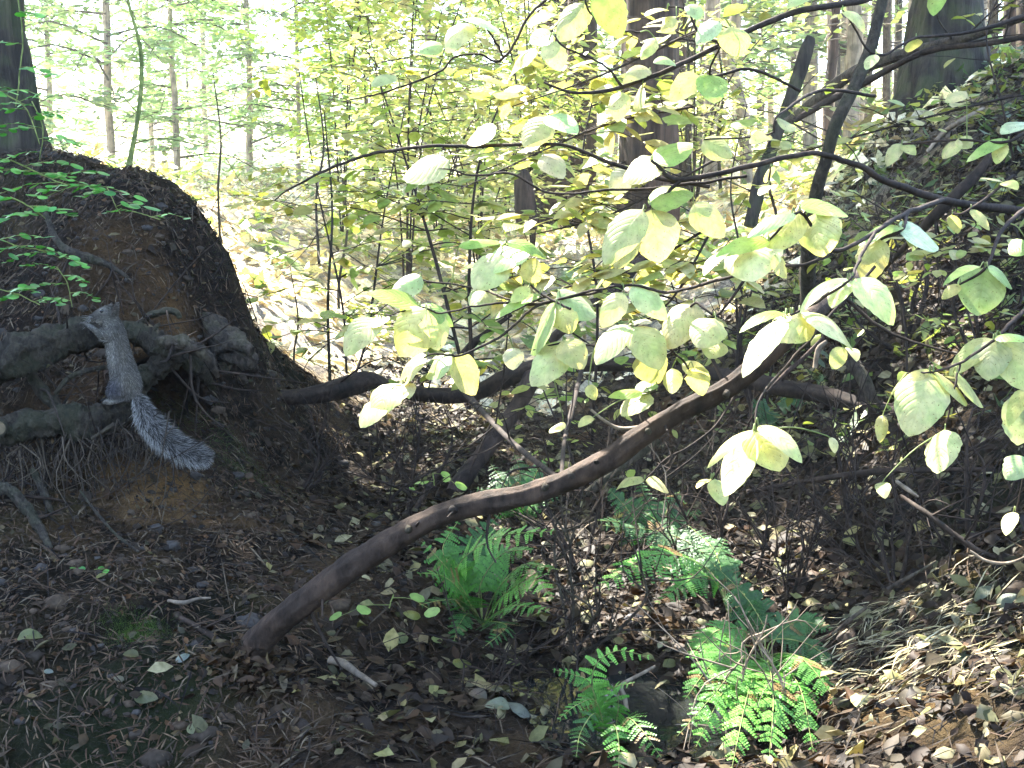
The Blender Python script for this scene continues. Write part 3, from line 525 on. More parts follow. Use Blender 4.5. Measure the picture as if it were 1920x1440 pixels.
def fur_col(P, N):
    x, y, d = to_px(P); n = len(P); c = np.tile(np.array([.19, .178, .165]), (n, 1))
    def pb(cx, cy, sx, sy, ang=0):
        dx = x - cx; dy = y - cy; ca, sa = math.cos(ang), math.sin(ang); u = dx * ca + dy * sa; v = -dx * sa + dy * ca
        return np.exp(-(u / sx) ** 2 - (v / sy) ** 2)[:, None]
    for b_, cc in [(pb(207, 662, 8, 36, -.12), (.40, .38, .35)), (pb(185, 604, 14, 4), (.48, .46, .42)), (pb(238, 716, 16, 14), (.27, .25, .21)), (pb(228, 660, 9, 30, -.15), (.2, .18, .15)), (pb(212, 728, 15, 18), (.12, .12, .16)), (pb(217, 578, 9, 9), (.11, .09, .075)), (pb(172, 612, 14, 5), (.27, .27, .28)), (pb(205, 753, 10, 4), (.5, .48, .44)), (pb(192, 580, 7, 2.5), (.34, .33, .31)), (pb(192, 586, 7, 2), (.34, .33, .31)), (pb(155, 608, 6, 5), (.13, .12, .12)), (pb(172, 593, 5, 4), (.10, .09, .09))]:
        c = c * (1 - b_ * .9) + np.array(cc) * b_ * .9
    return c * np.array([.43, .415, .39])
e = empty("squirrel", sp(215, 753), "grey squirrel stretched upright on exposed roots, bushy tail hanging down", "squirrel")
mb = MB(); cc = fur_col(SV, SN)
sfa = np.array([f if len(f) == 4 else f + [-1] for f in SF]); mb.V.append(SV); mb.F.append(sfa); mb.C.append(cc); mb.U.append(np.zeros((len(SV), 2))); mb.n = len(SV)
mb.build("body", M['fur'], e)
# eye with pale ring
ec = sp(191.5, 583.5, 0) + nrm(CAM - sp(191, 584)) * (12.4 * K); mb = MB(); mb.add(icoV * .0060 + ec, icoF); mb.build("eye", M['eye'], e)
# fur
def strands(mb, P, D, L, wd, c):
    m = len(P); view = nrm(CAM - P); s = nrm(np.cross(D, view)); mid = P + D * L[:, None] * .55
    V_ = np.stack([P - s * wd[:, None] / 2, P + s * wd[:, None] / 2, mid + s * wd[:, None] * .4, mid - s * wd[:, None] * .4, P + D * L[:, None]], 1)
    idx = np.arange(m)[:, None] * 5
    mb.add(V_.reshape(-1, 3), np.concatenate([np.hstack([idx, idx + 1, idx + 2, idx + 3]), np.hstack([idx + 3, idx + 2, idx + 4, -np.ones((m, 1), int)])]), np.repeat(c, 5, 0))
def nearest_tail(P):
    d = np.linalg.norm(P[:, None] - TS[None, :, :3], axis=2); return d.argmin(1), d.min(1)
ti, tdist = nearest_tail(SV); istail = (ti > 8) & (tdist < .03)
bi = NP.choice(np.where(~istail)[0], 15000); P_ = SV[bi]; n_ = SN[bi]
x_, y_, _ = to_px(P_)
keep = ~((np.hypot(x_ - 191.5, y_ - 583.5) < 8) | ((x_ < 164) & (y_ > 598))); P_, n_ = P_[keep], n_[keep]
x_, y_, _ = to_px(P_)
flow = np.zeros_like(P_); dv = np.array([.25, 0, -1.0]); flow += dv
hd = (y_ < 604)[:, None]; flow = np.where(hd, np.array([.9, 0, -.25]), flow)
am = ((x_ < 203) & (y_ >= 604) & (y_ < 640))[:, None]; flow = np.where(am, np.array([-.7, 0, .5]), flow)
D = nrm(n_ * .38 + nrm(flow - n_ * np.sum(flow * n_, 1, keepdims=True)) + NP.normal(size=P_.shape) * .16)
Lf = np.where(y_ < 604, .0055, .0105) * NP.uniform(.7, 1.3, len(P_)); Lf = np.where((x_ < 190) | (y_ > 748), .0035, Lf)
cb = fur_col(P_, n_) * np.clip(np.exp(NP.normal(size=(len(P_), 1)) * .5), .3, 2.6); mb = MB(); strands(mb, P_, D, Lf, np.full(len(P_), .0011), cb); mb.build("coat", M['fur'], e)
k = NP.integers(7, 60, 15000); base = TS[k, :3]; tang = nrm(np.gradient(TS[:, :3], axis=0))[k]; a = nrm(NP.normal(size=(len(k), 3))); a = nrm(a - tang * np.sum(a * tang, 1, keepdims=True))
tt_ = k / 59.; rad = np.interp(tt_, [0, .15, .3, .5, .7, .88, 1], [11, 15, 22, 24, 23, 21, 14]) * K
P_ = base + a * rad[:, None] * NP.uniform(.25, .55, (len(k), 1)); D = nrm(a * .62 + tang * 1.0 + NP.normal(size=a.shape) * .22); Lf = rad * NP.uniform(.7, 1.45, len(k))
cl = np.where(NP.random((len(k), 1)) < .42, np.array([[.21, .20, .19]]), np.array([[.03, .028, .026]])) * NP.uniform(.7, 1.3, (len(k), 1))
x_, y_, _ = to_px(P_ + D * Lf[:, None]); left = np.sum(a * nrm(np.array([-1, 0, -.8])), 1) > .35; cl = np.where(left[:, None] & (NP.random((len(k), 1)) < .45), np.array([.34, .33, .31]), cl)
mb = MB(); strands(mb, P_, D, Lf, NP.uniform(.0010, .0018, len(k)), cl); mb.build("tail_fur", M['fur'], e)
# whiskers
mb = MB()
for q in range(7):
    p0 = sp(174, 595 + q * .4, -.010 + .003 * q); tube(mb, spline([p0, p0 + np.array([-.012, -.006, .004 - .003 * q]), p0 + np.array([-.026, -.010, .006 - .006 * q])], 5), np.linspace(.0004, .0001, 5), 3, (.5, .5, .5))
mb.build("whiskers", M['fur'], e)

# ------------------------------------------------------------------ dogwood: branches and large leaves hanging across the view
LC = {'y': (.58, .54, .26), 'g': (.32, .43, .13), 'b': (.48, .56, .33), 'p': (.58, .53, .33), 'L': (.70, .68, .36)}  # b carries sky sheen and L sunlight, both put into the leaf colour
# (base px, base py, tip px, tip py, width px, colour)
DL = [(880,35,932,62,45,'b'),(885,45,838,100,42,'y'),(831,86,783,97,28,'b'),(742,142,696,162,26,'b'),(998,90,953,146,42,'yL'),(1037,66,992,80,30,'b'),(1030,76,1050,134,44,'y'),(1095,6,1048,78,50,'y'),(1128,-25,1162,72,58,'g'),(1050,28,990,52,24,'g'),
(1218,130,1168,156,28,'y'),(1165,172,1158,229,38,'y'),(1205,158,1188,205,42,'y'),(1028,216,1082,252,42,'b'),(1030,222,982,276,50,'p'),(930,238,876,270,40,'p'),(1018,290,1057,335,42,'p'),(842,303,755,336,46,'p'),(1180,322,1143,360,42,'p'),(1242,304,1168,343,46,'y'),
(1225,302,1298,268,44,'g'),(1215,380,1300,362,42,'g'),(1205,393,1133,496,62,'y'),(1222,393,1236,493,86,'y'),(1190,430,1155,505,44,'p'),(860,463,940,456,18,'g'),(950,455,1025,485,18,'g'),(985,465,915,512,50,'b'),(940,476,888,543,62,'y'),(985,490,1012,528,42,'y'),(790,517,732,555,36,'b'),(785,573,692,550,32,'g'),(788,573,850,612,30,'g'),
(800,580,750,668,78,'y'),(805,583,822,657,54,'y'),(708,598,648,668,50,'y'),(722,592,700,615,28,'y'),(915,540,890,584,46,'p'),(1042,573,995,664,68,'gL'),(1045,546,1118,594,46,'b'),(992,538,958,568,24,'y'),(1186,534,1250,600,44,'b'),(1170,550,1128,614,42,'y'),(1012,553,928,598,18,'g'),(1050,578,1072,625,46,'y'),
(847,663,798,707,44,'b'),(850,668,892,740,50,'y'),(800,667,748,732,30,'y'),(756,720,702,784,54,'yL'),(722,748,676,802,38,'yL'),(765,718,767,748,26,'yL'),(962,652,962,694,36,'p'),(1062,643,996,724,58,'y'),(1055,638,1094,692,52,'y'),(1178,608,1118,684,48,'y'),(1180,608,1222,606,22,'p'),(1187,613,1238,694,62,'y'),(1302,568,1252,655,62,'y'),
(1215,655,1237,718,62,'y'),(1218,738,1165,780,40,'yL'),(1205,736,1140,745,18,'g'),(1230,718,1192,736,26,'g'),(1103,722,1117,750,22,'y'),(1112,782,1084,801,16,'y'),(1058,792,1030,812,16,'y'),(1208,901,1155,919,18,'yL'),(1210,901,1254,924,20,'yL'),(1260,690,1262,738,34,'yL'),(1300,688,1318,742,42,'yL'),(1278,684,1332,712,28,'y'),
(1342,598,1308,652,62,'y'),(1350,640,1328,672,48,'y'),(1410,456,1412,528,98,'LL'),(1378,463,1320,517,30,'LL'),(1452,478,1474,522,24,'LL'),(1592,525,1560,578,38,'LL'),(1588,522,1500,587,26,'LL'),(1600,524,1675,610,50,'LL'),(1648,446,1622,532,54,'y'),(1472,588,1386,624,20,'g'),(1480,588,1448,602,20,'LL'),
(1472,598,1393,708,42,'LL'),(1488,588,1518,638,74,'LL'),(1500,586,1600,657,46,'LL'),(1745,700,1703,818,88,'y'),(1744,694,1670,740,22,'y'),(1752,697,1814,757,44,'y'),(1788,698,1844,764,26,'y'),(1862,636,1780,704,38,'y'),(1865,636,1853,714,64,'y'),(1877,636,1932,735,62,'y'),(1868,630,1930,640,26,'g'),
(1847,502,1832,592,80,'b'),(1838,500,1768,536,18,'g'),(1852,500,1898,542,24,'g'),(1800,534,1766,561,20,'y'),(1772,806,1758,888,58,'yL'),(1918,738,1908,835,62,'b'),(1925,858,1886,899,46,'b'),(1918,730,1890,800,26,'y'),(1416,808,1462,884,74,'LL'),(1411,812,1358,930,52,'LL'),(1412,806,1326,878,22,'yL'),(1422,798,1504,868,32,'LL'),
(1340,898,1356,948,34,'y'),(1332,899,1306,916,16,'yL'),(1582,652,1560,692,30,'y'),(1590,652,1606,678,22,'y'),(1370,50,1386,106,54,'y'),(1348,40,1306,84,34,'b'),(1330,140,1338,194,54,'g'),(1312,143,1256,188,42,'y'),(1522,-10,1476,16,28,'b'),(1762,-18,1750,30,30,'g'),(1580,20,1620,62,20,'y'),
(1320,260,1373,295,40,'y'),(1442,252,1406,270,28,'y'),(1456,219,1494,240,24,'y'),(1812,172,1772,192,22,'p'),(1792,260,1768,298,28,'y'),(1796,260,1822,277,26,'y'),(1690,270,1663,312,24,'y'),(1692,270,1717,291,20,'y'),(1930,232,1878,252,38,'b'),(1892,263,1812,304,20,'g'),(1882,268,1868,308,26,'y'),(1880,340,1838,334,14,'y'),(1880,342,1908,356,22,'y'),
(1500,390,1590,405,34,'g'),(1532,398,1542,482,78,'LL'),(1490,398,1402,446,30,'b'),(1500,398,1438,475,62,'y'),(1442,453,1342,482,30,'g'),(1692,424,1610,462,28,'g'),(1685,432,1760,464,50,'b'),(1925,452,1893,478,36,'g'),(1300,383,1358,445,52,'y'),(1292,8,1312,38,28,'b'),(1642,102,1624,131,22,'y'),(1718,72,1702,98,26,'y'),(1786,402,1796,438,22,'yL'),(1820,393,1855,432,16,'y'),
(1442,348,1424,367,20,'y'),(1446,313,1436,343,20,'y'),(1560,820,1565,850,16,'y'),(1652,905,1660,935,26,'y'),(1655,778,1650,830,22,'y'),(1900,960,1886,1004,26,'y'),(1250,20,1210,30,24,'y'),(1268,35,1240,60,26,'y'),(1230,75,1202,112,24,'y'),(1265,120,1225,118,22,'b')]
# branches: (points (px, py, depth, radius px))
BR = [[(1960,-40,2.6,7),(1700,-20,2.5,6),(1613,2,2.4,6),(1480,25,2.3,5.5),(1353,84,2.25,5),(1280,118,2.2,4.5),(1167,163,2.15,4),(1083,175,2.1,3),(1020,155,2.1,2)],
 [(1353,84,2.25,3),(1310,60,2.2,2.5),(1290,20,2.2,2),(1255,12,2.2,1.5)],
 [(1167,163,2.15,3),(1130,120,2.1,2),(1060,90,2.05,2),(1040,68,2.05,1.6)],
 [(1200,60,2.2,2),(1140,55,2.15,2),(1098,8,2.1,2),(1110,-30,2.1,2)],
 [(1080,-40,2.2,3),(1000,20,2.2,2.5),(945,110,2.2,2.5),(900,103,2.2,2),(853,107,2.2,2),(827,133,2.2,2),(783,152,2.2,2),(707,177,2.2,1.5),(640,190,2.3,1)],
 [(945,110,2.2,2.2),(925,72,2.15,2),(905,45,2.15,1.6),(882,36,2.15,1.4)],
 [(1330,350,2.4,4),(1220,330,2.4,4),(1113,293,2.4,3.5),(1060,272,2.4,3),(1016,270,2.4,3.5),(905,273,2.5,3.5),(766,277,2.6,3.5),(660,300,2.8,3),(560,345,3.0,2),(515,375,3.1,1)],
 [(1400,330,2.2,3),(1240,352,2.2,3),(1133,357,2.2,2.6),(1033,363,2.2,2.4),(960,327,2.2,2.4),(887,330,2.2,2),(840,317,2.2,1.6),(800,322,2.2,1)],
 [(1960,400,2.9,9),(1850,388,2.7,8),(1770,375,2.5,7.5),(1660,340,2.3,6.5),(1620,315,2.25,6),(1550,292,2.2,5.5),(1500,290,2.15,5),(1400,312,2.1,5),(1275,338,2.1,4.5),(1235,310,2.1,3.5),(1220,300,2.1,2.5)],
 [(1275,338,2.1,4),(1240,372,2.1,3.2),(1212,392,2.1,2.5)],
 [(1770,375,2.5,6),(1700,400,2.2,5),(1640,435,2.0,4.5),(1560,470,1.9,4),(1500,398,1.85,3),(1440,452,1.85,2.4)],
 [(1560,470,1.9,4),(1530,490,1.85,3.6),(1413,510,1.85,3.4),(1280,543,1.95,3.2),(1240,548,2.0,3),(1185,534,2.0,2.4),(1110,545,2.05,2.4),(1007,570,2.1,2.4),(957,563,2.1,2.2),(900,543,2.15,2),(790,525,2.15,1.8),(760,520,2.2,1.2)],
 [(1007,570,2.1,2),(967,567,2.1,2),(893,573,2.1,2),(827,588,2.1,1.8),(790,577,2.1,1.5),(715,595,2.1,1.2)],
 [(1130,545,2.05,2.5),(1010,573,2.1,2.5),(940,630,2.1,2.4),(863,667,2.1,2.2),(845,666,2.1,2),(800,668,2.1,1.8),(755,722,2.1,1.4)],
 [(1070,580,2.05,2.5),(1010,547,2.1,2.2),(975,505,2.1,2),(985,470,2.1,1.5),(948,460,2.1,1.2)],
 [(1400,520,1.95,3),(1345,590,1.95,2.6),(1300,570,1.98,2.4),(1260,660,2.0,2.2),(1215,655,2.0,2),(1185,612,2.0,2)],
 [(1345,590,1.95,2.6),(1240,640,2.0,2.4),(1140,650,2.0,2.2),(1062,642,2.0,2),(1000,656,2.05,1.4)],
 [(1240,640,2.0,2.2),(1290,690,2.0,2),(1255,728,2.0,1.8),(1218,738,2.0,1.5)],
 [(1700,400,2.2,4.5),(1690,430,2.1,3.5),(1650,448,2.1,3)],
 [(1640,435,2.0,3.6),(1605,500,1.85,3),(1595,523,1.8,2.5),(1540,560,1.78,2.5),(1490,587,1.75,2.3),(1450,600,1.75,1.5)],
 [(1640,500,2.0,3),(1470,690,1.8,2.6),(1432,735,1.68,2),(1419,765,1.65,2),(1417,808,1.63,2)],
 [(1432,735,1.68,1.6),(1390,820,1.85,1.5),(1336,898,1.9,1.3)],
 [(1430,640,2.2,2.5),(1340,800,2.15,2),(1250,860,2.1,1.8),(1209,901,2.1,1.5)],
 [(1960,360,2.4,5),(1880,430,2.2,4),(1850,500,2.1,3),(1800,532,2.1,1.8)],
 [(1960,560,2.1,5),(1900,600,2.0,4),(1868,634,1.95,3),(1800,680,1.92,2.6),(1748,697,1.9,2.2),(1700,700,1.95,1.4)],
 [(1800,680,1.92,2),(1785,750,1.9,1.8),(1772,806,1.9,1.4)],
 [(1970,680,2.1,4),(1930,735,2.0,3),(1925,858,2.0,2),(1905,958,2.05,1.4)],
 [(1960,190,2.8,4),(1900,262,2.6,3),(1794,262,2.7,2.5),(1692,270,2.8,2)],
 [(1960,20,2.6,4),(1820,60,2.5,3.5),(1718,72,2.4,2.5),(1642,102,2.3,2.2),(1580,20,2.3,1.6)],
 [(1640,180,2.6,3.5),(1540,170,2.5,3),(1456,219,2.3,2.6),(1442,252,2.3,2),(1320,262,2.3,1.5)],
 [(1500,170,2.4,3),(1410,130,2.3,3),(1332,140,2.25,2.4),(1370,50,2.2,1.5)],
 [(1900,330,2.5,3),(1820,392,2.4,2.4),(1786,402,2.4,1.6)],
 [(1480,480,2.3,3),(1455,400,2.3,3),(1442,348,2.3,2.5),(1446,313,2.3,1.6)]]
dogA = empty("dogwood_tree", at(1960, 0, 2.9), "dogwood whose long boughs carry pale yellow leaves across the centre of the view", "dogwood tree")
dogB = empty("dogwood_tree", at(1980, 560, 2.4), "dogwood at the right with sunlit hanging leaf clusters above the diagonal limb", "dogwood tree")
BSET = {10, 18, 19, 20, 21, 23, 24, 25, 26, 27, 31}
paths = []; SPOTS = []
for bi_, b in enumerate(BR):
    dog = dogB if bi_ in BSET else dogA
    P, r = pxpath(b, 9 * len(b)); mb = MB(); tube(mb, P, r * 1.0, 8, rough=.06, wob=.0012); o = mb.build("branch", M['twig'], dog)
    px, py, d = to_px(P); paths.append((o, P, px, py, d, [[], [], [], [], [], []]))
DN = len(DL)
for (bx, by, tx, ty, wd, cc) in DL:
    best = None
    for pi, p in enumerate(paths):
        dd = np.hypot(p[2] - bx, p[3] - by); i = int(dd.argmin())
        if best is None or dd[i] < best[0]: best = (dd[i], pi, i)
    _, pi, i = best; o, P, px, py, d, bucket = paths[pi]; dep = d[i] + R.uniform(-.02, .02)
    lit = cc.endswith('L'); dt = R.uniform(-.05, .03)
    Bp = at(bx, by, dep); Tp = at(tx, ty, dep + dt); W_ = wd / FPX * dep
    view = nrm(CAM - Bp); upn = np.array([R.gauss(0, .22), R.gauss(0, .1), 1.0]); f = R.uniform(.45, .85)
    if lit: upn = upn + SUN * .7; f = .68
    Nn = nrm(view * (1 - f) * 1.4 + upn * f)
    a = nrm(Tp - Bp); n_ = nrm(Nn - a * np.dot(Nn, a)); s_ = np.cross(a, n_); vis = math.sqrt(max(1 - np.dot(s_, view) ** 2, .05)) ; vis = max(vis, .36)
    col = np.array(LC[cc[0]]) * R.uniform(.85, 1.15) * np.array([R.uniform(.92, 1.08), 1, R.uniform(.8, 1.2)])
    bucket[0].append(Bp); bucket[1].append(Tp); bucket[2].append(W_ / vis * 1.05); bucket[3].append(Nn); bucket[4].append(col); bucket[5].append(P[i])
    if lit and len(SPOTS) < 60: SPOTS.append(((Bp + Tp) / 2, .10))
for o, P, px, py, d, b in paths:
    for q in range(len(b[0])):
        mb = MB(); A = np.array(b[5][q]); B_ = np.array(b[0][q]); T_ = np.array(b[1][q])
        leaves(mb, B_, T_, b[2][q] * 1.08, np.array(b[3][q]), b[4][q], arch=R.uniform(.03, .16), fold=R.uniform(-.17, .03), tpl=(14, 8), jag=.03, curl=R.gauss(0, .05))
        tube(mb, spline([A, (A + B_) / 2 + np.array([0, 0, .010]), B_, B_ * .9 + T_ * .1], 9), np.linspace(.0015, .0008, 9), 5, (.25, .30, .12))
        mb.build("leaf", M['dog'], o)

# smaller dogwoods / saplings behind: twiggy plants with layered leaves
def leafy_sapling(label, cat, stems, nb, nl, lsize, cols, mat=None, d_spread=.4, group=None, up=.75, name="leafy_sapling", blen=(.25, .7)):
    P0, _ = pxpath(stems[0]); e = empty(name, P0[-1], label, cat, group); B = []; T = []; Nn = []
    st = MB(); tw = MB()
    for s in stems:
        P, r = pxpath(s, 24); r = r * .55; tube(st, P, r, 7, rough=.06)
        for k in range(nb):
            i = R.randrange(0, len(P) - 2); a = R.uniform(0, 2 * math.pi); L = R.uniform(*blen); D = np.array([math.cos(a), math.sin(a) * d_spread * 2, R.uniform(-.15, .35)])
            Q = spline([P[i], P[i] + D * L * .5 + [0, 0, .06 * L], P[i] + D * L + [0, 0, -.08 * L]], 9); tube(tw, Q, np.linspace(min(r[i] * .5, .004), .001, 9), 4, wob=.003)
            for q in range(nl):
                t = R.uniform(.15, 1) * 8; j = min(int(t), 7); b0 = Q[j] + (Q[j + 1] - Q[j]) * (t - j); side = nrm(np.cross(D, [0, 0, 1])) * (1 if q % 2 else -1)
                dd = nrm(nrm(D) * R.uniform(.2, .9) + side * R.uniform(.3, 1) + np.array([0, 0, R.uniform(-.6, .1)])); l = lsize * R.uniform(.6, 1.15)
                B.append(b0); T.append(b0 + dd * l); Nn.append(np.array([R.gauss(0, .35), -R.uniform(0, .9) * (1 - up) * 2, 1]))
    m = len(B); c = np.array(cols)[NP.integers(0, len(cols), m)] * NP.uniform(.75, 1.2, (m, 1)); mb = MB(); B = np.array(B); T = np.array(T)
    leaves(mb, B, T, np.linalg.norm(T - B, axis=1) * NP.uniform(.5, .72, m), np.array(Nn), c, arch=NP.uniform(0, .12, m), fold=NP.uniform(-.15, .05, m), tpl=(4, 2))
    st.build("stem", M['twig'], e); tw.build("twigs", M['twig'], e); mb.build("foliage", mat or M['small'], e); return e
YG = [(.40, .42, .10), (.34, .42, .09), (.46, .44, .16), (.26, .38, .07)]
leafy_sapling("loose yellow-leafed dogwood sapling filling the gap left of the dark trunks", "sapling", [[(980, 100, 4.2, 2), (900, 300, 4.2, 4), (880, 520, 4.3, 6), (890, 760, 4.4, 8)], [(700, 120, 4.6, 2), (760, 300, 4.5, 4), (820, 500, 4.4, 6), (885, 760, 4.4, 7)]], 26, 9, .085, YG)
leafy_sapling("yellow-green sapling rising behind the log end, left of the loose dogwood sapling", "sapling", [[(560, 130, 5.4, 2), (590, 330, 5.3, 3), (640, 560, 5.1, 4), (650, 700, 5.0, 5)], [(760, 200, 5.6, 2), (720, 400, 5.4, 3), (690, 620, 5.2, 5), (660, 720, 5.0, 5)]], 24, 10, .08, YG)
leafy_sapling("thin-leaved dogwood sapling in front of the slender reddish trunks", "sapling", [[(1120, 140, 4.0, 2), (1090, 330, 4.0, 4), (1120, 560, 4.0, 5), (1110, 840, 4.1, 6)]], 22, 8, .075, YG)
leafy_sapling("sparse sapling with small pale leaves on the upper right bank", "sapling", [[(1640, 380, 3.6, 2), (1680, 520, 3.5, 3), (1700, 650, 3.4, 4), (1690, 800, 3.3, 5)], [(1800, 330, 3.5, 2), (1790, 480, 3.4, 3), (1830, 640, 3.2, 4)]], 14, 4, .05, YG, blen=(.15, .45))
leafy_sapling("sparse yellow sapling between the leaning snag and the right bank", "sapling", [[(1400, 200, 4.4, 2), (1370, 350, 4.3, 3), (1390, 500, 4.2, 5), (1380, 700, 4.1, 6)]], 16, 6, .06, YG)
leafy_sapling("small-leaved green and yellow sapling at the top right corner", "sapling", [[(1900, -60, 4.4, 2), (1850, 60, 4.3, 3), (1880, 200, 4.2, 4), (1900, 300, 4.3, 5)]], 14, 6, .06, YG)
leafy_sapling("low sapling with pale leaves in front of the brown knoll", "sapling", [[(1000, 680, 3.9, 2), (1030, 760, 3.8, 3), (1070, 850, 3.7, 4), (1090, 930, 3.6, 5)], [(1180, 700, 3.9, 2), (1150, 800, 3.8, 3), (1100, 930, 3.6, 5)]], 10, 3, .05, YG, blen=(.1, .35))

PY = [(.52, .46, .24), (.46, .44, .17), (.50, .46, .20), (.36, .42, .13)]
leafy_sapling("larger-leafed dogwood bough hanging behind the front leaves at centre", "dogwood bough", [[(1340, 420, 3.0, 5), (1200, 500, 3.0, 4), (1060, 540, 3.0, 3), (930, 600, 3.0, 2)], [(1340, 420, 3.0, 5), (1260, 560, 3.0, 4), (1180, 620, 3.0, 2)], [(1340, 300, 3.0, 5), (1150, 400, 3.0, 4), (1000, 440, 3.0, 2)]], 18, 5, .085, PY, up=.55, blen=(.12, .3), d_spread=.2, mat=M['dog'])
leafy_sapling("upper dogwood bough with pale backlit leaves above the centre", "dogwood bough", [[(1300, 60, 3.0, 5), (1130, 140, 3.0, 4), (960, 200, 3.0, 2)], [(1300, 200, 3.1, 5), (1120, 240, 3.1, 4), (850, 360, 3.1, 2)]], 17, 5, .08, PY, up=.55, blen=(.12, .3), d_spread=.2, mat=M['dog'])
leafy_sapling("dogwood bough with small pale leaves across the upper right", "dogwood bough", [[(1900, 180, 3.3, 5), (1700, 230, 3.3, 4), (1450, 300, 3.3, 2)], [(1950, 480, 3.0, 5), (1800, 470, 3.0, 4), (1600, 360, 3.0, 2)]], 16, 4, .06, PY, up=.6, blen=(.1, .3), d_spread=.2, mat=M['dog'])

# ------------------------------------------------------------------ bright green sprigs on the left bank
GR = [(.09, .32, .06), (.13, .40, .08), (.20, .46, .12), (.10, .32, .10)]
def sprig(label, pts, n, size, group="round-leaved green sprigs on the left bank", sp_=.06, cols=GR, cat="leafy sprig"):
    P, r = pxpath(pts, 8 * len(pts)); e = empty("leafy_sprig", P[0], label, cat, group); mb = MB(); tube(mb, P, r, 5, wob=.001); mb.build("stem", M['greenstem'], e)
    B = []; T = []; tw = MB()
    k = max(2, n // 7)
    for q in range(k):
        i = int((q + .5) / k * (len(P) - 1)); a = R.uniform(-.6, .6) + (0 if q % 2 else math.pi); L = R.uniform(.5, 1) * sp_ * 2
        D = np.array([math.cos(a), math.sin(a) * .7 - .3, R.uniform(-.35, .15)]); Q = spline([P[i], P[i] + D * L * .5 + [0, 0, .01], P[i] + D * L], 7); tube(tw, Q, np.linspace(.0011, .0005, 7), 4)
        for z in range(n // k):
            t = (z + 1) / (n // k) * 6; j = min(int(t), 5); b0 = Q[j] + (Q[j + 1] - Q[j]) * (t - j); side = nrm(np.cross(D, [0, 0, 1])) * (1 if z % 2 else -1)
            dd = nrm(nrm(D) * .5 + side * .9 + np.array([0, 0, R.uniform(-.3, .15)])); B.append(b0); T.append(b0 + dd * size * R.uniform(.8, 1.5))
    tw.build("twigs", M['greenstem'], e)
    m = len(B); B = np.array(B); T = np.array(T); c = np.array(cols)[NP.integers(0, len(cols), m)] * NP.uniform(.8, 1.25, (m, 1)); mb = MB()
    leaves(mb, B, T, np.linalg.norm(T - B, axis=1) * .8, np.stack([NP.normal(size=m) * .3, -NP.uniform(.1, .8, m), np.ones(m)], -1), c, arch=.03, fold=NP.uniform(-.1, .05, m), tpl=(6, 4), prof='round')
    mb.build("leaves", M['green'], e); return e
sprig("long climbing sprig in front of the dark left trunk, near its top", [(30, -30, 2.9, 1.5), (42, 60, 2.9, 1.5), (38, 130, 2.9, 1.5), (30, 200, 2.9, 1)], 40, .024)
sprig("dense sprig of small round leaves against the left trunk's lower half", [(-20, 160, 2.8, 1.5), (15, 180, 2.8, 1.5), (50, 205, 2.8, 1.3), (75, 270, 2.8, 1)], 60, .022)
sprig("sprig with a fan of leaves where the left trunk meets the bank", [(60, 190, 2.9, 1.2), (80, 240, 2.9, 1.2), (75, 300, 2.9, 1)], 40, .020)
sprig("widest sprig spread over the top of the left bank", [(20, 300, 2.9, 1.5), (75, 325, 2.9, 1.5), (120, 345, 2.85, 1.3), (190, 350, 2.85, 1)], 80, .026, sp_=.08)
sprig("sprig with three large round leaves above the bank's dark face", [(20, 370, 2.7, 1.5), (60, 390, 2.7, 1.3), (85, 410, 2.7, 1)], 26, .034)
sprig("small separate three-leaved sprig right of the widest one", [(200, 350, 2.9, 1), (212, 375, 2.9, 1), (225, 400, 2.9, 1)], 10, .034)
sprig("tiny thin-leaved sprig farthest right on the bank", [(240, 395, 3.2, 1), (270, 402, 3.2, 1), (300, 412, 3.2, 1)], 12, .02)
sprig("flat horizontal sprig at the left edge, level with the bank's middle", [(-20, 440, 2.8, 1.5), (30, 460, 2.8, 1.3), (80, 470, 2.8, 1), (115, 485, 2.8, 1)], 60, .022)
sprig("small sprig hanging just above the squirrel's head, to its left", [(105, 500, 2.9, 1), (125, 530, 2.9, 1), (135, 575, 2.9, 1)], 40, .020)
sprig("thin drooping sprig at the left edge level with the squirrel", [(-20, 540, 2.8, 1.3), (30, 550, 2.8, 1.2), (75, 572, 2.8, 1)], 34, .022)
sprig("tiny low seedling on the dark soil under the hanging roots", [(95, 1072, 2.75, 1), (110, 1062, 2.72, 1), (125, 1058, 2.7, 1)], 12, .014)
sprig("second tiny seedling right of the first on the dark soil", [(160, 1085, 2.7, 1), (166, 1070, 2.7, 1), (170, 1064, 2.7, 1)], 8, .014)
sprig("pale green seedling with broad leaves among the litter right of the limb", [(730, 1140, 2.5, 1.5), (735, 1122, 2.5, 1.3), (738, 1115, 2.5, 1)], 5, .038, group=None, cols=[(.22, .36, .1)], cat="seedling")
sprig("yellow-green lobed seedling standing below the long log", [(815, 910, 3.4, 1.5), (812, 890, 3.4, 1.3), (810, 880, 3.4, 1)], 7, .03, group=None, cols=[(.25, .42, .08)], cat="seedling")

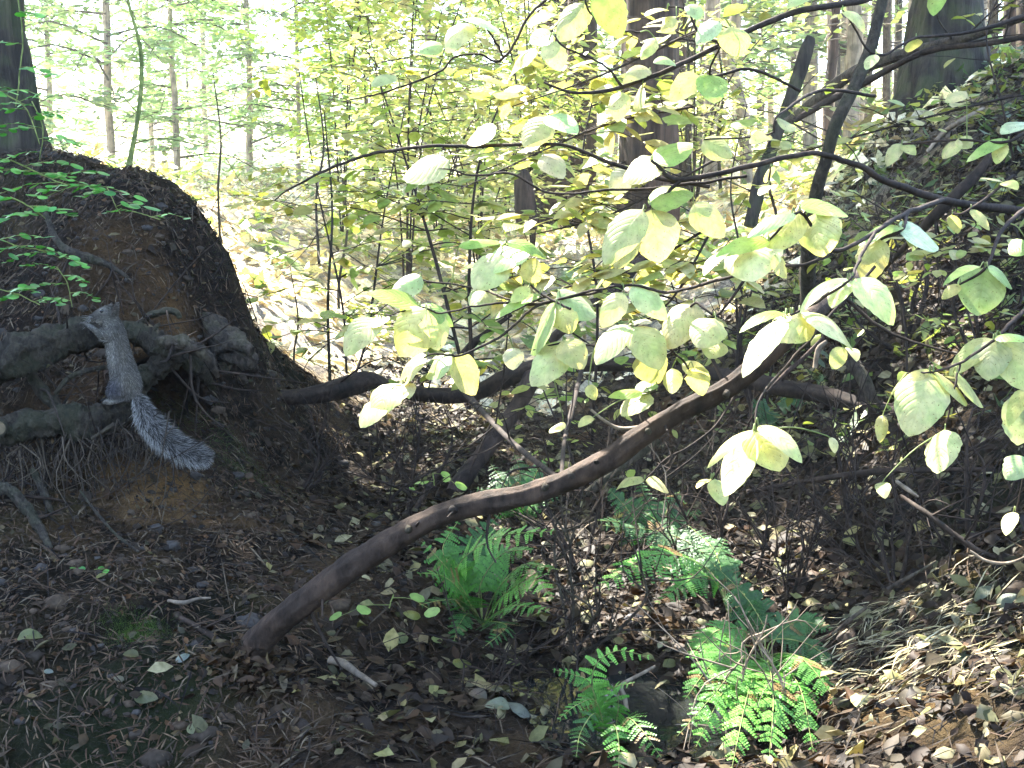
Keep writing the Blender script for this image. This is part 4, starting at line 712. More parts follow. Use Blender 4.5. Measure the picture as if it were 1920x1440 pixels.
# ------------------------------------------------------------------ ferns
def frond(mb, stk, Q, width, npin, col, nn, droop, stem_frac=.14):
    tang = nrm(np.gradient(Q, axis=0)); L = np.linalg.norm(np.diff(Q, axis=0), axis=1).sum()
    tube(stk, Q, np.linspace(.0018, .0005, 40), 5, (.16, .2, .07))
    B = []; T = []; W_ = []; Nn = []; C_ = []; tiltn = np.array([R.gauss(0, .15), -.55, .8])
    for k in range(npin):
        u = stem_frac + (1 - stem_frac) * (k + .5) / npin; i = min(int(u * 39), 38); p = Q[i]; tg = tang[i]; sd = nrm(np.cross(tg, tiltn)); nn_ = nrm(np.cross(sd, tg))
        v = (u - stem_frac) / (1 - stem_frac); pl0 = width * (min(1, .5 + v * 2.5) * (1 - v) ** .7 + .05)
        for s in (-1, 1):
            if R.random() < .04: continue
            pl = pl0 * R.uniform(.82, 1.1); D = nrm(sd * s + tg * .42 - np.array([0, 0, droop]) + NP.normal(size=3) * .09); sag = droop * .5
            m = max(4, int(nn * pl / width + 3)); tint = np.array(col) * R.uniform(.8, 1.15)
            if R.random() < .05: tint = np.array([.20, .13, .05])
            for q in range(m):
                w_ = (q + .4) / m; pp = p + D * pl * w_ - np.array([0, 0, sag * pl * w_ * w_]); pw = pl * .27 * (1 - .75 * w_) + .001
                for s2 in (-1, 1):
                    dd = nrm(np.cross(nn_, D) * s2 + D * .7); B.append(pp - dd * pw * .1); T.append(pp + dd * pw); W_.append(pl / m * 1.25); Nn.append(nn_ + NP.normal(size=3) * .15); C_.append(tint)
    m = len(B); leaves(mb, np.array(B), np.array(T), np.array(W_), np.array(Nn), np.array(C_) * NP.uniform(.85, 1.15, (m, 1)), arch=.0, fold=-.05, tpl=(2, 2))
def fern(label, base, fr, col, npin=16, nn=8, group=None):
    bp = at(*base); bp[2] = gz(bp[0], bp[1]) + .01 if abs(bp[2] - gz(bp[0], bp[1])) < .25 else bp[2]
    e = empty("fern", bp, label, "fern", group)
    for pts, wd, *cc in fr:
        cl = cc[0] if cc else col; mb = MB(); stk = MB()
        Q = spline([bp] + [at(*p) for p in pts], 40)
        frond(mb, stk, Q, wd / FPX * pts[-1][2], npin, np.array(cl) * R.uniform(.85, 1.15), nn, R.uniform(.15, .4), .14 if len(pts) < 3 else .3)
        o = mb.build("frond", M['fern'], e); stk.build("stalk", M['greenstem'], o)
FG = (.075, .22, .035); FB = (.05, .13, .04); FD = (.03, .10, .02); FL_ = (.15, .36, .06)
fern("big bushy fern under the middle of the diagonal limb", (905, 1165, 2.75), [
 ([(855, 1075, 2.7), (925, 1010, 2.6), (1042, 995, 2.5)], 62, FL_), ([(860, 1080, 2.7), (830, 1030, 2.7), (860, 975, 2.75)], 56), ([(865, 1100, 2.65), (825, 1050, 2.6), (790, 1015, 2.6)], 54), ([(870, 1115, 2.6), (830, 1080, 2.55), (782, 1075, 2.5)], 52), ([(870, 1130, 2.6), (830, 1125, 2.5), (785, 1135, 2.45)], 46, FD),
 ([(930, 1110, 2.65), (980, 1060, 2.55), (1048, 1068, 2.45)], 66), ([(940, 1120, 2.6), (1000, 1085, 2.5), (1035, 1125, 2.4)], 58, FL_), ([(930, 1150, 2.6), (965, 1135, 2.5), (1030, 1145, 2.4)], 50), ([(900, 1090, 2.8), (890, 1030, 2.85), (935, 965, 2.9)], 54, FD), ([(880, 1150, 2.6), (862, 1170, 2.55), (850, 1205, 2.5)], 46, FD), ([(920, 1165, 2.6), (950, 1175, 2.5), (905, 1215, 2.4)], 44, FD), ([(900, 1100, 2.75), (940, 1040, 2.75), (1000, 1030, 2.7)], 56)], FG)
fern("fern with one long frond arching left over the dark hollow, right of the bushy fern", (1370, 1120, 2.75), [
 ([(1330, 1070, 2.75), (1230, 1040, 2.65), (1115, 1105, 2.5)], 74, FL_), ([(1330, 1050, 2.9), (1250, 1000, 3.0), (1130, 985, 3.0)], 66, FB), ([(1340, 1060, 2.9), (1290, 1020, 3.0), (1210, 960, 3.1)], 60, FB), ([(1350, 1060, 2.8), (1330, 1020, 2.9), (1290, 985, 3.0)], 54, FB), ([(1380, 1100, 2.7), (1400, 1120, 2.6), (1440, 1185, 2.5)], 50, FD), ([(1340, 1090, 2.7), (1300, 1085, 2.65), (1230, 1130, 2.55)], 50), ([(1360, 1080, 2.8), (1340, 1060, 2.8), (1360, 1010, 2.9)], 44, FD)], FG)
fern("brightest fern with sunlit fronds fanning out at the bottom right of centre", (1435, 1215, 2.45), [
 ([(1400, 1210, 2.4), (1340, 1240, 2.3), (1285, 1310, 2.2)], 70, FG), ([(1410, 1230, 2.35), (1360, 1290, 2.2), (1305, 1400, 2.05)], 76, FL_), ([(1425, 1240, 2.3), (1400, 1310, 2.15), (1370, 1450, 1.95)], 72, FL_), ([(1440, 1240, 2.3), (1450, 1310, 2.15), (1440, 1450, 2.0)], 70, FL_), ([(1460, 1225, 2.35), (1510, 1240, 2.25), (1580, 1330, 2.15)], 62), ([(1455, 1235, 2.35), (1500, 1290, 2.2), (1525, 1410, 2.05)], 66), ([(1410, 1190, 2.5), (1350, 1180, 2.45), (1290, 1235, 2.35)], 60, FG), ([(1430, 1170, 2.55), (1390, 1110, 2.6), (1325, 1045, 2.65)], 52, FD), ([(1460, 1190, 2.5), (1500, 1165, 2.5), (1560, 1180, 2.45)], 50, FB), ([(1400, 1230, 2.3), (1340, 1300, 2.15), (1270, 1380, 2.05)], 60, FG), ([(1450, 1200, 2.45), (1520, 1210, 2.4), (1590, 1270, 2.3)], 48, FB)], FG, 19, 9)
fern("fern with drooping fronds over the little pool at the bottom", (1145, 1330, 2.2), [
 ([(1110, 1275, 2.2), (1150, 1222, 2.2), (1222, 1232, 2.2)], 40, FL_), ([(1110, 1290, 2.2), (1075, 1265, 2.2), (1035, 1255, 2.2)], 36), ([(1120, 1320, 2.15), (1085, 1320, 2.1), (1045, 1350, 2.05)], 36), ([(1170, 1350, 2.1), (1200, 1365, 2.0), (1240, 1420, 1.9)], 56, FG), ([(1150, 1360, 2.05), (1160, 1390, 2.0), (1160, 1450, 1.9)], 54, FG), ([(1160, 1320, 2.15), (1150, 1290, 2.15), (1190, 1280, 2.1)], 32), ([(1120, 1340, 2.1), (1090, 1370, 2.05), (1080, 1420, 1.95)], 42, FD)], FG, 14, 6)
fern("pale bluish fern in the shade just above the diagonal limb's middle", (975, 945, 3.4), [([(950, 915, 3.4), (920, 870, 3.5)], 50), ([(1000, 900, 3.4), (1020, 860, 3.4)], 50), ([(940, 930, 3.3), (890, 915, 3.3)], 44), ([(1010, 930, 3.3), (1055, 925, 3.3)], 44), ([(975, 890, 3.5), (965, 850, 3.6)], 44)], FB, 13, 5)
fern("bluish feathery fern behind the two bright dangling leaves", (1220, 1010, 3.2), [([(1180, 960, 3.2), (1140, 915, 3.2)], 56), ([(1250, 960, 3.2), (1275, 920, 3.3)], 56), ([(1180, 985, 3.1), (1120, 975, 3.0)], 50), ([(1260, 985, 3.2), (1315, 955, 3.2)], 50), ([(1215, 960, 3.3), (1200, 900, 3.4)], 50), ([(1270, 1000, 3.1), (1330, 1010, 3.0)], 44)], FB, 14, 6)
fern("small bluish fern in the shade at the right behind the hanging cluster", (1470, 800, 4.2), [([(1440, 775, 4.2), (1410, 750, 4.2)], 50), ([(1490, 760, 4.2), (1500, 725, 4.2)], 46), ([(1510, 785, 4.1), (1555, 770, 4.1)], 48), ([(1440, 800, 4.0), (1420, 830, 4.0)], 44)], FB, 12, 5)

# ------------------------------------------------------------------ litter on the ground
def scatter(n, x0, x1, y0, y1, dens=None):
    x = NP.uniform(x0, x1, n); y = NP.uniform(y0, y1, n)
    if dens is not None: k = NP.random(n) < dens(x, y); x, y = x[k], y[k]
    return np.stack([x, y, hz(x, y)], -1), hn(x, y)
def in_front(P): q = P - CAM; return q[:, 1] > .9
def bankness(x, y):   # 1 on the left bank and its foot, 0 elsewhere
    return 1 / (1 + np.exp((x + .42 + .12 * (y - 3)) / .10))
KN = at(1180, 790, 5.4)
def knoll(x, y): return 1 - .8 * np.exp(-(((x - KN[0]) / .6) ** 2 + ((y - KN[1]) / .8) ** 2) ** 1.5)
def clump(x, y): return np.clip(.62 + .6 * vnoise(x, y, 5.3) + .4 * vnoise(x, y, 13), .08, 1)
def lay(n, region, size, cols, name, label, dens=None, mat='litter', lift=.006, tilt=.45, wr=(.4, .7), arch=.15, tpl=(3, 2), cat="leaf litter", curl=.5, dim=.145):  # dim scales leaf colour; low values paint the foreground's shade
    P, Nn = scatter(n, *region, dens); m = len(P); a = NP.uniform(0, 2 * np.pi, m); h = np.stack([np.cos(a), np.sin(a), np.zeros(m)], -1)
    nn = nrm(Nn + NP.normal(size=(m, 3)) * tilt); D = nrm(h - nn * np.sum(h * nn, 1, keepdims=True)); L = size * np.clip(np.exp(NP.normal(size=m) * .42), .35, 1.7)
    B = P + Nn * lift - D * L[:, None] / 2 + Nn * (np.abs(NP.normal(size=m)) * lift)[:, None]; T = B + D * L[:, None]
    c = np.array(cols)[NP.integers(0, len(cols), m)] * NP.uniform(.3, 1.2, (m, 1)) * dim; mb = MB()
    leaves(mb, B, T, L * NP.uniform(*wr, m), nn, c, arch=NP.uniform(-.02, arch, m), fold=NP.uniform(-.2, .2, m), tpl=tpl, curl=NP.normal(size=m) * curl)
    mb.V = [warp(v) for v in mb.V]
    return tag(mb.build(name, M[mat]), label, cat, kind="stuff")
BRN = [(.20, .11, .05), (.28, .16, .075), (.12, .07, .035), (.34, .22, .11), (.38, .28, .14), (.18, .09, .04), (.32, .16, .07)]
YEL = [(.42, .36, .15), (.36, .34, .18), (.30, .30, .12), (.45, .40, .24), (.32, .26, .14)]
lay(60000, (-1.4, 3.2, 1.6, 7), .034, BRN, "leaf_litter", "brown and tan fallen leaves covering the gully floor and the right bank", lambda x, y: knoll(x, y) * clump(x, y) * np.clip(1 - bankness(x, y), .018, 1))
lay(7500, (-1.4, 3.2, 1.6, 7), .033, YEL, "yellow_leaf_litter", "scattered yellow and cream fallen leaves over the brown litter", lambda x, y: knoll(x, y) * np.clip(1 - bankness(x, y) * 1.03, .015, 1), lift=.012, dim=.55)
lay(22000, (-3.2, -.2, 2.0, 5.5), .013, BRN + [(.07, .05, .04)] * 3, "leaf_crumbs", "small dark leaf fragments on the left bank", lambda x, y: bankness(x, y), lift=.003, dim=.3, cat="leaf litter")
lay(30000, (-7, 12, 6, 22), .10, [(.50, .46, .36), (.42, .38, .30), (.34, .27, .18), (.46, .44, .26)], "far_leaf_litter", "fallen leaves on the slopes behind, sunlight painted into their pale colour", lift=.015, tpl=(2, 2), dim=2.4)  # pale palette and high dim put full sun into these leaves
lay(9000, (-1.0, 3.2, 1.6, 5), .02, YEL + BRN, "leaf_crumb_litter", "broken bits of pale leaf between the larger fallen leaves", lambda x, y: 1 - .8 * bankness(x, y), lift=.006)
# fallen conifer needles and fine twigs
def needles(n, region, L0, wd, cols, name, label, dens=None, down=.6, lift=.008, dim=.2):
    P, Nn = scatter(n, *region, dens); m = len(P); g = np.array([0, 0, -1.0]) - Nn * (-Nn[:, 2:3]); g = nrm(g); a = NP.normal(size=(m, 3))
    D = nrm(a * (1 - down) + g * down * np.sign(NP.normal(size=(m, 1)))); D = nrm(D - Nn * np.sum(D * Nn, 1, keepdims=True) + NP.normal(size=(m, 3)) * .06); L = L0 * NP.uniform(.4, 1.4, m)
    B = P + Nn * lift * NP.uniform(.3, 1.6, (m, 1)); T = B + D * L[:, None]; c = np.array(cols)[NP.integers(0, len(cols), m)] * NP.uniform(.3, 1.2, (m, 1)) * dim; mb = MB()
    leaves(mb, B, T, wd * NP.uniform(.6, 1.3, m), nrm(Nn + NP.normal(size=(m, 3)) * .5), c, arch=NP.uniform(-.1, .2, m), fold=0, tpl=(3, 1), prof='round')
    mb.V = [warp(v) for v in mb.V]
    return tag(mb.build(name, M['chaff']), label, "needle litter", kind="stuff")
TAN = [(.30, .19, .11), (.38, .26, .15), (.20, .12, .07), (.24, .14, .08), (.44, .34, .22)]
needles(46000, (-3.2, .2, 1.7, 5.5), .04, .0032, TAN, "needle_litter", "dry conifer needles and bark shreds covering the left bank", lambda x, y: np.clip(bankness(x, y), .15, 1), dim=.27)
needles(9000, (-3, 3.4, 1.6, 6), .12, .0035, TAN + [(.08, .06, .05)] * 3, "twig_litter", "fine dead twigs strewn over soil and leaves", down=.45, lift=.014)
needles(5200, (.5, 1.3, 1.75, 2.6), .07, .003, [(.42, .36, .20), (.34, .30, .16), (.5, .44, .28)], "dry_grass", "matted dry straw and needles in the sunlit patch at the lower right", lambda x, y: np.exp(-(((x - .81) / .15) ** 2 + ((y - 2.2) / .2) ** 2) ** 1.3), down=.75, lift=.014, dim=.8)  # straw brightness raised to paint stronger sunlight on the patch
needles(26000, (-.6, 3.4, 1.6, 6), .05, .0022, TAN + [(.08, .06, .05)] * 3, "fine_twig_litter", "short needles and broken twigs mixed into the leaf litter", down=.5, lift=.02)
# hanging root fibres below the exposed roots
mb = MB()
for k in range(260):
    px = R.uniform(-20, 330); py = 790 + R.uniform(-20, 50) + (30 if px < 120 else 0); p = at(px, py, R.uniform(3.0, 3.3)); L = R.uniform(.06, .28); Q = spline([p, p + np.array([R.gauss(0, .03), R.gauss(-.01, .02), -L * .5]), p + np.array([R.gauss(0, .06), R.gauss(-.02, .04), -L])], 7)
    tube(mb, Q, np.linspace(R.uniform(.0012, .003), .0006, 7), 4, np.array(R.choice([(.05, .038, .028), (.09, .07, .05), (.03, .023, .018)])))
tag(mb.build("root_fibres", M['chaff']), "dark hair-like root fibres hanging below the exposed roots", "root fibres", kind="stuff")
c0 = at(1210, 1310, 2.33); n = 46; x = c0[0] + NP.normal(size=n) * .08; y = c0[1] + NP.normal(size=n) * .1; P = np.stack([x, y, np.maximum(hz(x, y), STREAM_Z - .012) + .002], -1); aa = NP.uniform(0, 6.28, n); D = np.stack([np.cos(aa), np.sin(aa), 0 * aa], -1) * NP.uniform(.012, .035, (n, 1)); mb = MB()
leaves(mb, P, P + D, .02, NP.normal(size=(n, 3)) * .12 + [0, 0, 1], np.array(BRN + YEL)[NP.integers(0, 12, n)] * .4, tpl=(4, 4), arch=.05, fold=.1); tag(mb.build("pool_leaves", M['litter']), "dead leaves and scraps floating on the dark pool", "leaf litter", kind="stuff")
# litter heaped against the foot of the limb
c0, _ = ground_hit(470, 1262); n = 420; x = c0[0] + NP.normal(size=n) * .075; y = c0[1] + NP.normal(size=n) * .05; P = np.stack([x, y, hz(x, y) + .045 * np.exp(-((x - c0[0]) ** 2 + (y - c0[1]) ** 2) / .006) * NP.random(n)], -1); D = nrm(NP.normal(size=(n, 3)) * [1, 1, .35]); mb = MB()
leaves(mb, P, P + D * NP.uniform(.012, .05, (n, 1)), NP.uniform(.003, .022, n), NP.normal(size=(n, 3)) * .5 + [0, 0, 1], np.array(BRN + TAN)[NP.integers(0, 12, n)] * NP.uniform(.08, .3, (n, 1)), tpl=(4, 2), curl=NP.normal(size=n) * .4); tag(mb.build("litter_heap", M['litter']), "dead leaves and scraps heaped at the foot of the diagonal limb", "leaf litter", kind="stuff")
# crumbled clods and small stones on the bank
ic = icoV; mb = MB(); P, Nn = scatter(2600, -2.6, -.1, 2.0, 4.6, lambda x, y: bankness(x, y))
for p in P:
    s = float(np.clip(np.exp(R.gauss(-4.9, .55)), .003, .03)); q = ic * (1 + NP.normal(size=(len(ic), 1)) * .16) * np.array([1, .8, .65]) * s; mb.add(q + p, icoF, np.array(R.choice([(.035, .026, .018), (.06, .042, .027), (.045, .04, .036)])))
mb.V = [warp(v) for v in mb.V]; tag(mb.build("soil_clods", M['chaff']), "crumbled soil clods and small stones on the left bank", "soil clods", kind="stuff")
# leafless tangled twigs
def bare_bush(label, base, tips, cat="bare shrub", mat='twig'):
    P0 = at(*base); P0[2] = gz(P0[0], P0[1]) - .02 if abs(P0[2] - gz(P0[0], P0[1])) < .4 else P0[2]; e = empty("bare_shrub", P0, label, cat)
    for (px, py, d, rr) in tips:
        T_ = at(px, py, d); mid = (P0 + T_) / 2 + NP.normal(size=3) * .06; mb = MB(); Q = spline([P0, mid, T_], 16); tube(mb, Q, np.linspace(rr * 1.5 / FPX * d, .0012, 16), 6, rough=.08, wob=.004)
        for k in range(R.randrange(9, 15)):
            i = R.randrange(3, 15); v = nrm(nrm(T_ - P0) * .8 + NP.normal(size=3) * .6); L = R.uniform(.06, .28); W_ = spline([Q[i], Q[i] + v * L * .5 + NP.normal(size=3) * .012, Q[i] + v * L + NP.normal(size=3) * .03], 7); tube(mb, W_, np.linspace(.0022, .0008, 7), 4)
            if R.random() < .5: v2 = nrm(v + NP.normal(size=3) * .6); tube(mb, spline([W_[3], W_[3] + v2 * L * .3, W_[3] + v2 * L * .55 + NP.normal(size=3) * .01], 5), np.linspace(.0010, .0005, 5), 4)
        mb.build("stem", M[mat], e)
bare_bush("tangle of thin dead stems in the gully under the long log's left half", (760, 960, 3.4), [(700, 820, 3.4, 3), (830, 760, 3.6, 4), (640, 880, 3.2, 3), (880, 850, 3.3, 3), (780, 800, 3.6, 2)])
bare_bush("tangle of dead stems behind the middle of the diagonal limb", (1090, 1010, 3.1), [(1040, 880, 3.0, 4), (1120, 900, 3.2, 3), (1000, 950, 3.0, 3), (1160, 960, 3.1, 3), (1230, 880, 3.1, 2)])
bare_bush("pale dry stems hanging beside the bushy fern", (1075, 1030, 2.6), [(1040, 930, 2.5, 3), (1100, 950, 2.5, 3), (1180, 1000, 2.5, 3), (1130, 1130, 2.4, 2)], mat='dead')
bare_bush("dark spindly dead shrub on the right bank below the stub", (1600, 980, 3.0), [(1560, 760, 3.1, 4), (1650, 800, 3.0, 3), (1500, 850, 3.1, 3), (1720, 860, 2.9, 3), (1620, 700, 3.2, 2)])
bare_bush("dark dead shrub on the right bank at the right edge", (1820, 950, 2.6), [(1760, 820, 2.7, 3), (1860, 760, 2.7, 4), (1930, 850, 2.6, 3), (1700, 900, 2.6, 2)])
bare_bush("wiry dead shrub high on the right bank", (1700, 640, 3.9), [(1620, 420, 4.0, 4), (1690, 380, 4.0, 4), (1780, 430, 3.9, 4), (1560, 520, 4.0, 3), (1840, 520, 3.8, 3)])
bare_bush("wiry dead shrub under the curved stem, centre right", (1430, 700, 4.3), [(1380, 480, 4.3, 4), (1450, 430, 4.3, 4), (1520, 520, 4.3, 3), (1330, 560, 4.3, 3)])
bare_bush("dead twiggy shrub on the slope above the sunlit fern", (1480, 1120, 2.8), [(1440, 960, 2.8, 3), (1530, 980, 2.8, 3), (1400, 1030, 2.8, 2), (1590, 1050, 2.7, 2)])
bare_bush("pale forked dead twig standing in the brightest fern", (1430, 1310, 2.2), [(1395, 1230, 2.2, 3), (1437, 1150, 2.2, 4), (1470, 1260, 2.2, 3)], mat='paletwig')
bare_bush("thin dead shrub at the foot of the left bank, right of the tail", (560, 900, 3.6), [(500, 760, 3.7, 3), (580, 780, 3.7, 3), (640, 830, 3.6, 2), (520, 840, 3.5, 2)])
bare_bush("dense dark dead brush under the right half of the diagonal limb", (1330, 930, 3.0), [(1220, 850, 3.0, 3), (1290, 800, 3.1, 3), (1400, 840, 3.0, 3), (1450, 880, 2.9, 3), (1340, 860, 3.0, 2), (1250, 960, 2.8, 2)])
bare_bush("dead brush in front of the brown knoll, under the long log", (1180, 880, 3.8), [(1120, 730, 3.9, 3), (1200, 710, 4.0, 3), (1280, 760, 3.9, 3), (1080, 790, 3.7, 3), (1320, 820, 3.7, 2)])
bare_bush("dark brush low on the right bank beside the forked branch", (1680, 1060, 2.6), [(1600, 930, 2.7, 3), (1680, 900, 2.7, 3), (1760, 940, 2.6, 3), (1540, 1000, 2.7, 2)])
bare_bush("dead brush high on the right bank under the level limb", (1860, 620, 3.3), [(1780, 460, 3.4, 3), (1850, 430, 3.4, 3), (1930, 480, 3.3, 3), (1740, 560, 3.4, 3), (1960, 580, 3.2, 2)])
bare_bush("dead twigs sprawling over the gully floor left of the pool", (1000, 1240, 2.5), [(900, 1190, 2.5, 2), (1080, 1170, 2.5, 2), (1060, 1110, 2.6, 2), (930, 1290, 2.3, 2)])
# moss
def moss(label, px, py, d, r, n, col=(.10, .19, .03)):
    c0, _ = ground_hit(px, py); x = c0[0] + NP.normal(size=n) * r; y = c0[1] + NP.normal(size=n) * r; P = np.stack([x, y, hz(x, y)], -1); Nn = hn(x, y); D = nrm(Nn + NP.normal(size=(n, 3)) * .6); mb = MB()
    leaves(mb, P, P + D * .016 * NP.uniform(.5, 1.5, (n, 1)), .004, NP.normal(size=(n, 3)), np.array(col) * NP.uniform(.5, 1.5, (n, 1)), tpl=(1, 1), arch=0, fold=0); mb.V = [warp(v) for v in mb.V]
    tag(mb.build("moss", M['green']), label, "moss", kind="stuff")
moss("soft green moss patch on the dark slope left of the limb's foot", 252, 1195, 2.4, .035, 2200); moss("green moss on the bank's foot right of the squirrel's tail", 430, 850, 3.4, .10, 3000); moss("thin moss along the bank's crest edge", 395, 435, 4.0, .14, 1800); moss("mossy ground at the foot of the big left trunk", 30, 440, 3.9, .25, 2500, (.05, .10, .03))
# individual fallen leaves that stand out
FL = [(348,1247,24,(.55,.58,.62),"bluish white curled leaf on the dark soil left of the limb's foot"),(58,1212,40,(.34,.36,.16),"large crumpled yellow-green leaf on the dark soil near the left edge"),(92,1272,16,(.42,.46,.45),"small pale blue-grey leaf left of the mossy patch"),(246,1242,26,(.24,.22,.10),"dull olive leaf just below the moss patch"),(222,1285,18,(.30,.28,.20),"tan leaf on the dark soil below the olive one"),(195,1092,20,(.40,.38,.14),"narrow yellow leaf on the dark soil above the moss"),
(366,1378,24,(.42,.42,.26),"cream leaf at the bottom edge left of centre"),(275,1320,40,(.34,.34,.20),"long narrow straw-coloured leaf low on the dark slope"),(745,1208,34,(.40,.46,.22),"narrow pale green leaf right of the limb, above the round green one"),(820,1212,26,(.44,.56,.22),"round pale green leaf in the litter right of the limb"),(862,1195,24,(.50,.46,.22),"cream crumpled leaf just right of the round green leaf"),(770,1165,30,(.45,.46,.12),"yellow leaf beside the pale seedling"),(862,1258,36,(.36,.36,.10),"long yellow leaf in the litter below the round green leaf"),
(930,1340,42,(.44,.48,.36),"large pale leaf lying at the bottom, left one of a touching pair"),(967,1345,46,(.36,.38,.36),"large grey leaf lying at the bottom, right one of a touching pair"),(895,1320,36,(.26,.20,.16),"brown leaf just above the touching pale pair"),(960,1255,30,(.40,.40,.18),"yellow curled leaf on the gully floor left of the pool"),(985,1232,26,(.40,.30,.20),"tan curled leaf left of the pool"),(1100,1168,36,(.62,.54,.28),"brilliantly sunlit folded leaf on the gully floor above the pool"),(1012,1372,24,(.34,.38,.22),"dull green leaf at the bottom edge left of the pool"),(1188,1172,36,(.10,.09,.14),"dark purple-grey leaf above the pool's right side"),
(1505,1238,28,(.42,.48,.40),"pale grey-green oval leaf right of the sunlit fern"),(1620,1168,44,(.5,.46,.26),"sunlit curled leaf above the bright patch on the right bank"),(1735,1115,30,(.60,.54,.34),"bright cream leaf above the sunlit patch, near the short stick"),(1812,1250,36,(.46,.50,.38),"large pale folded leaf on the right bank beside the sunlit patch"),(1665,1287,26,(.56,.52,.22),"yellow round leaf inside the sunlit patch"),(1625,1330,34,(.50,.46,.26),"cream leaf at the sunlit patch's lower left, by the arched twig"),(1590,1030,30,(.46,.46,.16),"yellow-tipped leaf on the shaded right bank"),(1542,1032,18,(.48,.50,.38),"small pale leaf left of the yellow-tipped one"),
(1655,1008,30,(.42,.40,.20),"yellow leaf on the right bank above the broken stick"),(1820,1018,34,(.46,.46,.18),"broad yellow-green leaf under the dark forked branch"),(1850,1125,38,(.36,.40,.28),"pale green leaf at the right edge above the litter"),(1895,1135,36,(.34,.38,.32),"grey-green leaf touching the right edge"),(1830,1160,34,(.36,.36,.18),"dull yellow leaf low on the right bank"),(1475,1090,30,(.52,.46,.14),"sunlit yellow leaf left of the right bank's bare stick"),(1470,1082,22,(.5,.48,.4),"small whitish leaf beside the sunlit yellow leaf"),(1320,1218,44,(.62,.56,.34),"bright sunlit curled leaf over the fern by the pool"),(1392,1230,34,(.40,.30,.16),"brown leaf caught in the brightest fern"),(1255,1258,30,(.34,.34,.14),"yellow leaf at the pool's right edge"),(1195,1005,24,(.5,.42,.16),"golden leaf between the two fern clumps")]
for px, py, sz, col, lb in FL:
    c0, d = ground_hit(px, py); n_ = hn(c0[:1], c0[1:2])[0]; a = R.uniform(0, 6.28); s = sz / FPX * d * 1.15; D = nrm(np.array([math.cos(a), math.sin(a) * .4, 0])); D = nrm(D - n_ * np.dot(D, n_)); n2 = nrm(n_ + np.array([R.gauss(0, .25), -.45, .1]))
    mb = MB(); p = c0 + n_ * .018; leaves(mb, p - D * s / 2, p + D * s / 2, s * .62, n2, np.array(col) * .42, arch=.15, fold=R.choice([-.18, .15]), tpl=(10, 6), jag=.03, curl=R.uniform(-.2, .2))
    mb.V = [warp(v) for v in mb.V]; tag(mb.build("fallen_leaf", M['dog']), lb, "leaf")

# ------------------------------------------------------------------ forest behind
def copy_tree(src, loc, rz, sc_=1.0, label=None):
    r = src.copy(); COL.objects.link(r); r.location = tuple(loc); r.rotation_euler = (0, 0, rz); r.scale = (sc_,) * 3
    if label: r["label"] = label
    for ch in src.children:
        c = ch.copy(); COL.objects.link(c); c.parent = r
        for g in ch.children: q = g.copy(); COL.objects.link(q); q.parent = c
    return r
def conifer(seed, H=13, z0=1.0, nb=70, bl=2.4, r0=.06, cols=None, spray=.28, label="", group=None):
    rn = np.random.default_rng(seed); e = empty("conifer_tree", (0, 0, 0), label, "conifer tree", group); z = np.linspace(-.4, H, 30)
    P = np.stack([np.cumsum(rn.normal(size=30)) * .012, np.cumsum(rn.normal(size=30)) * .012, z], -1); mb = MB(); tube(mb, P, r0 * (1 - .85 * np.clip(z / H, 0, 1)), 12, rough=.1, rnd=rn); mb.build("trunk", M['palebark'], e)
    lm = MB(); pts = []
    for k in range(nb):
        h = z0 + (H - z0) * (k + rn.random()) / nb; a = rn.uniform(0, 2 * np.pi); L = bl * (1 - .75 * (h / H)) * rn.uniform(.6, 1.15); D = np.array([math.cos(a), math.sin(a), 0])
        Q = spline([[0, 0, h], D * L * .5 + [0, 0, h + .05 * L], D * L + [0, 0, h - .22 * L]], 8); tube(lm, Q, np.linspace(.022, .004, 8), 4, rnd=rn)
        s = rn.uniform(.15, 1, 16); sd = np.array([-D[1], D[0], 0]); pts.append(np.array([Q[int(t * 7)] + sd * rn.normal() * .22 * L * t for t in s]))
    pts = np.vstack(pts); c = np.array(cols)[rn.integers(0, len(cols), len(pts))]; mb = MB(); sprays(mb, pts, spray, c, flatness=.85, per=6, rnd=rn, w=.34); lm.build("limbs", M['dead'], e); mb.build("crown", M['needle'], e); return e
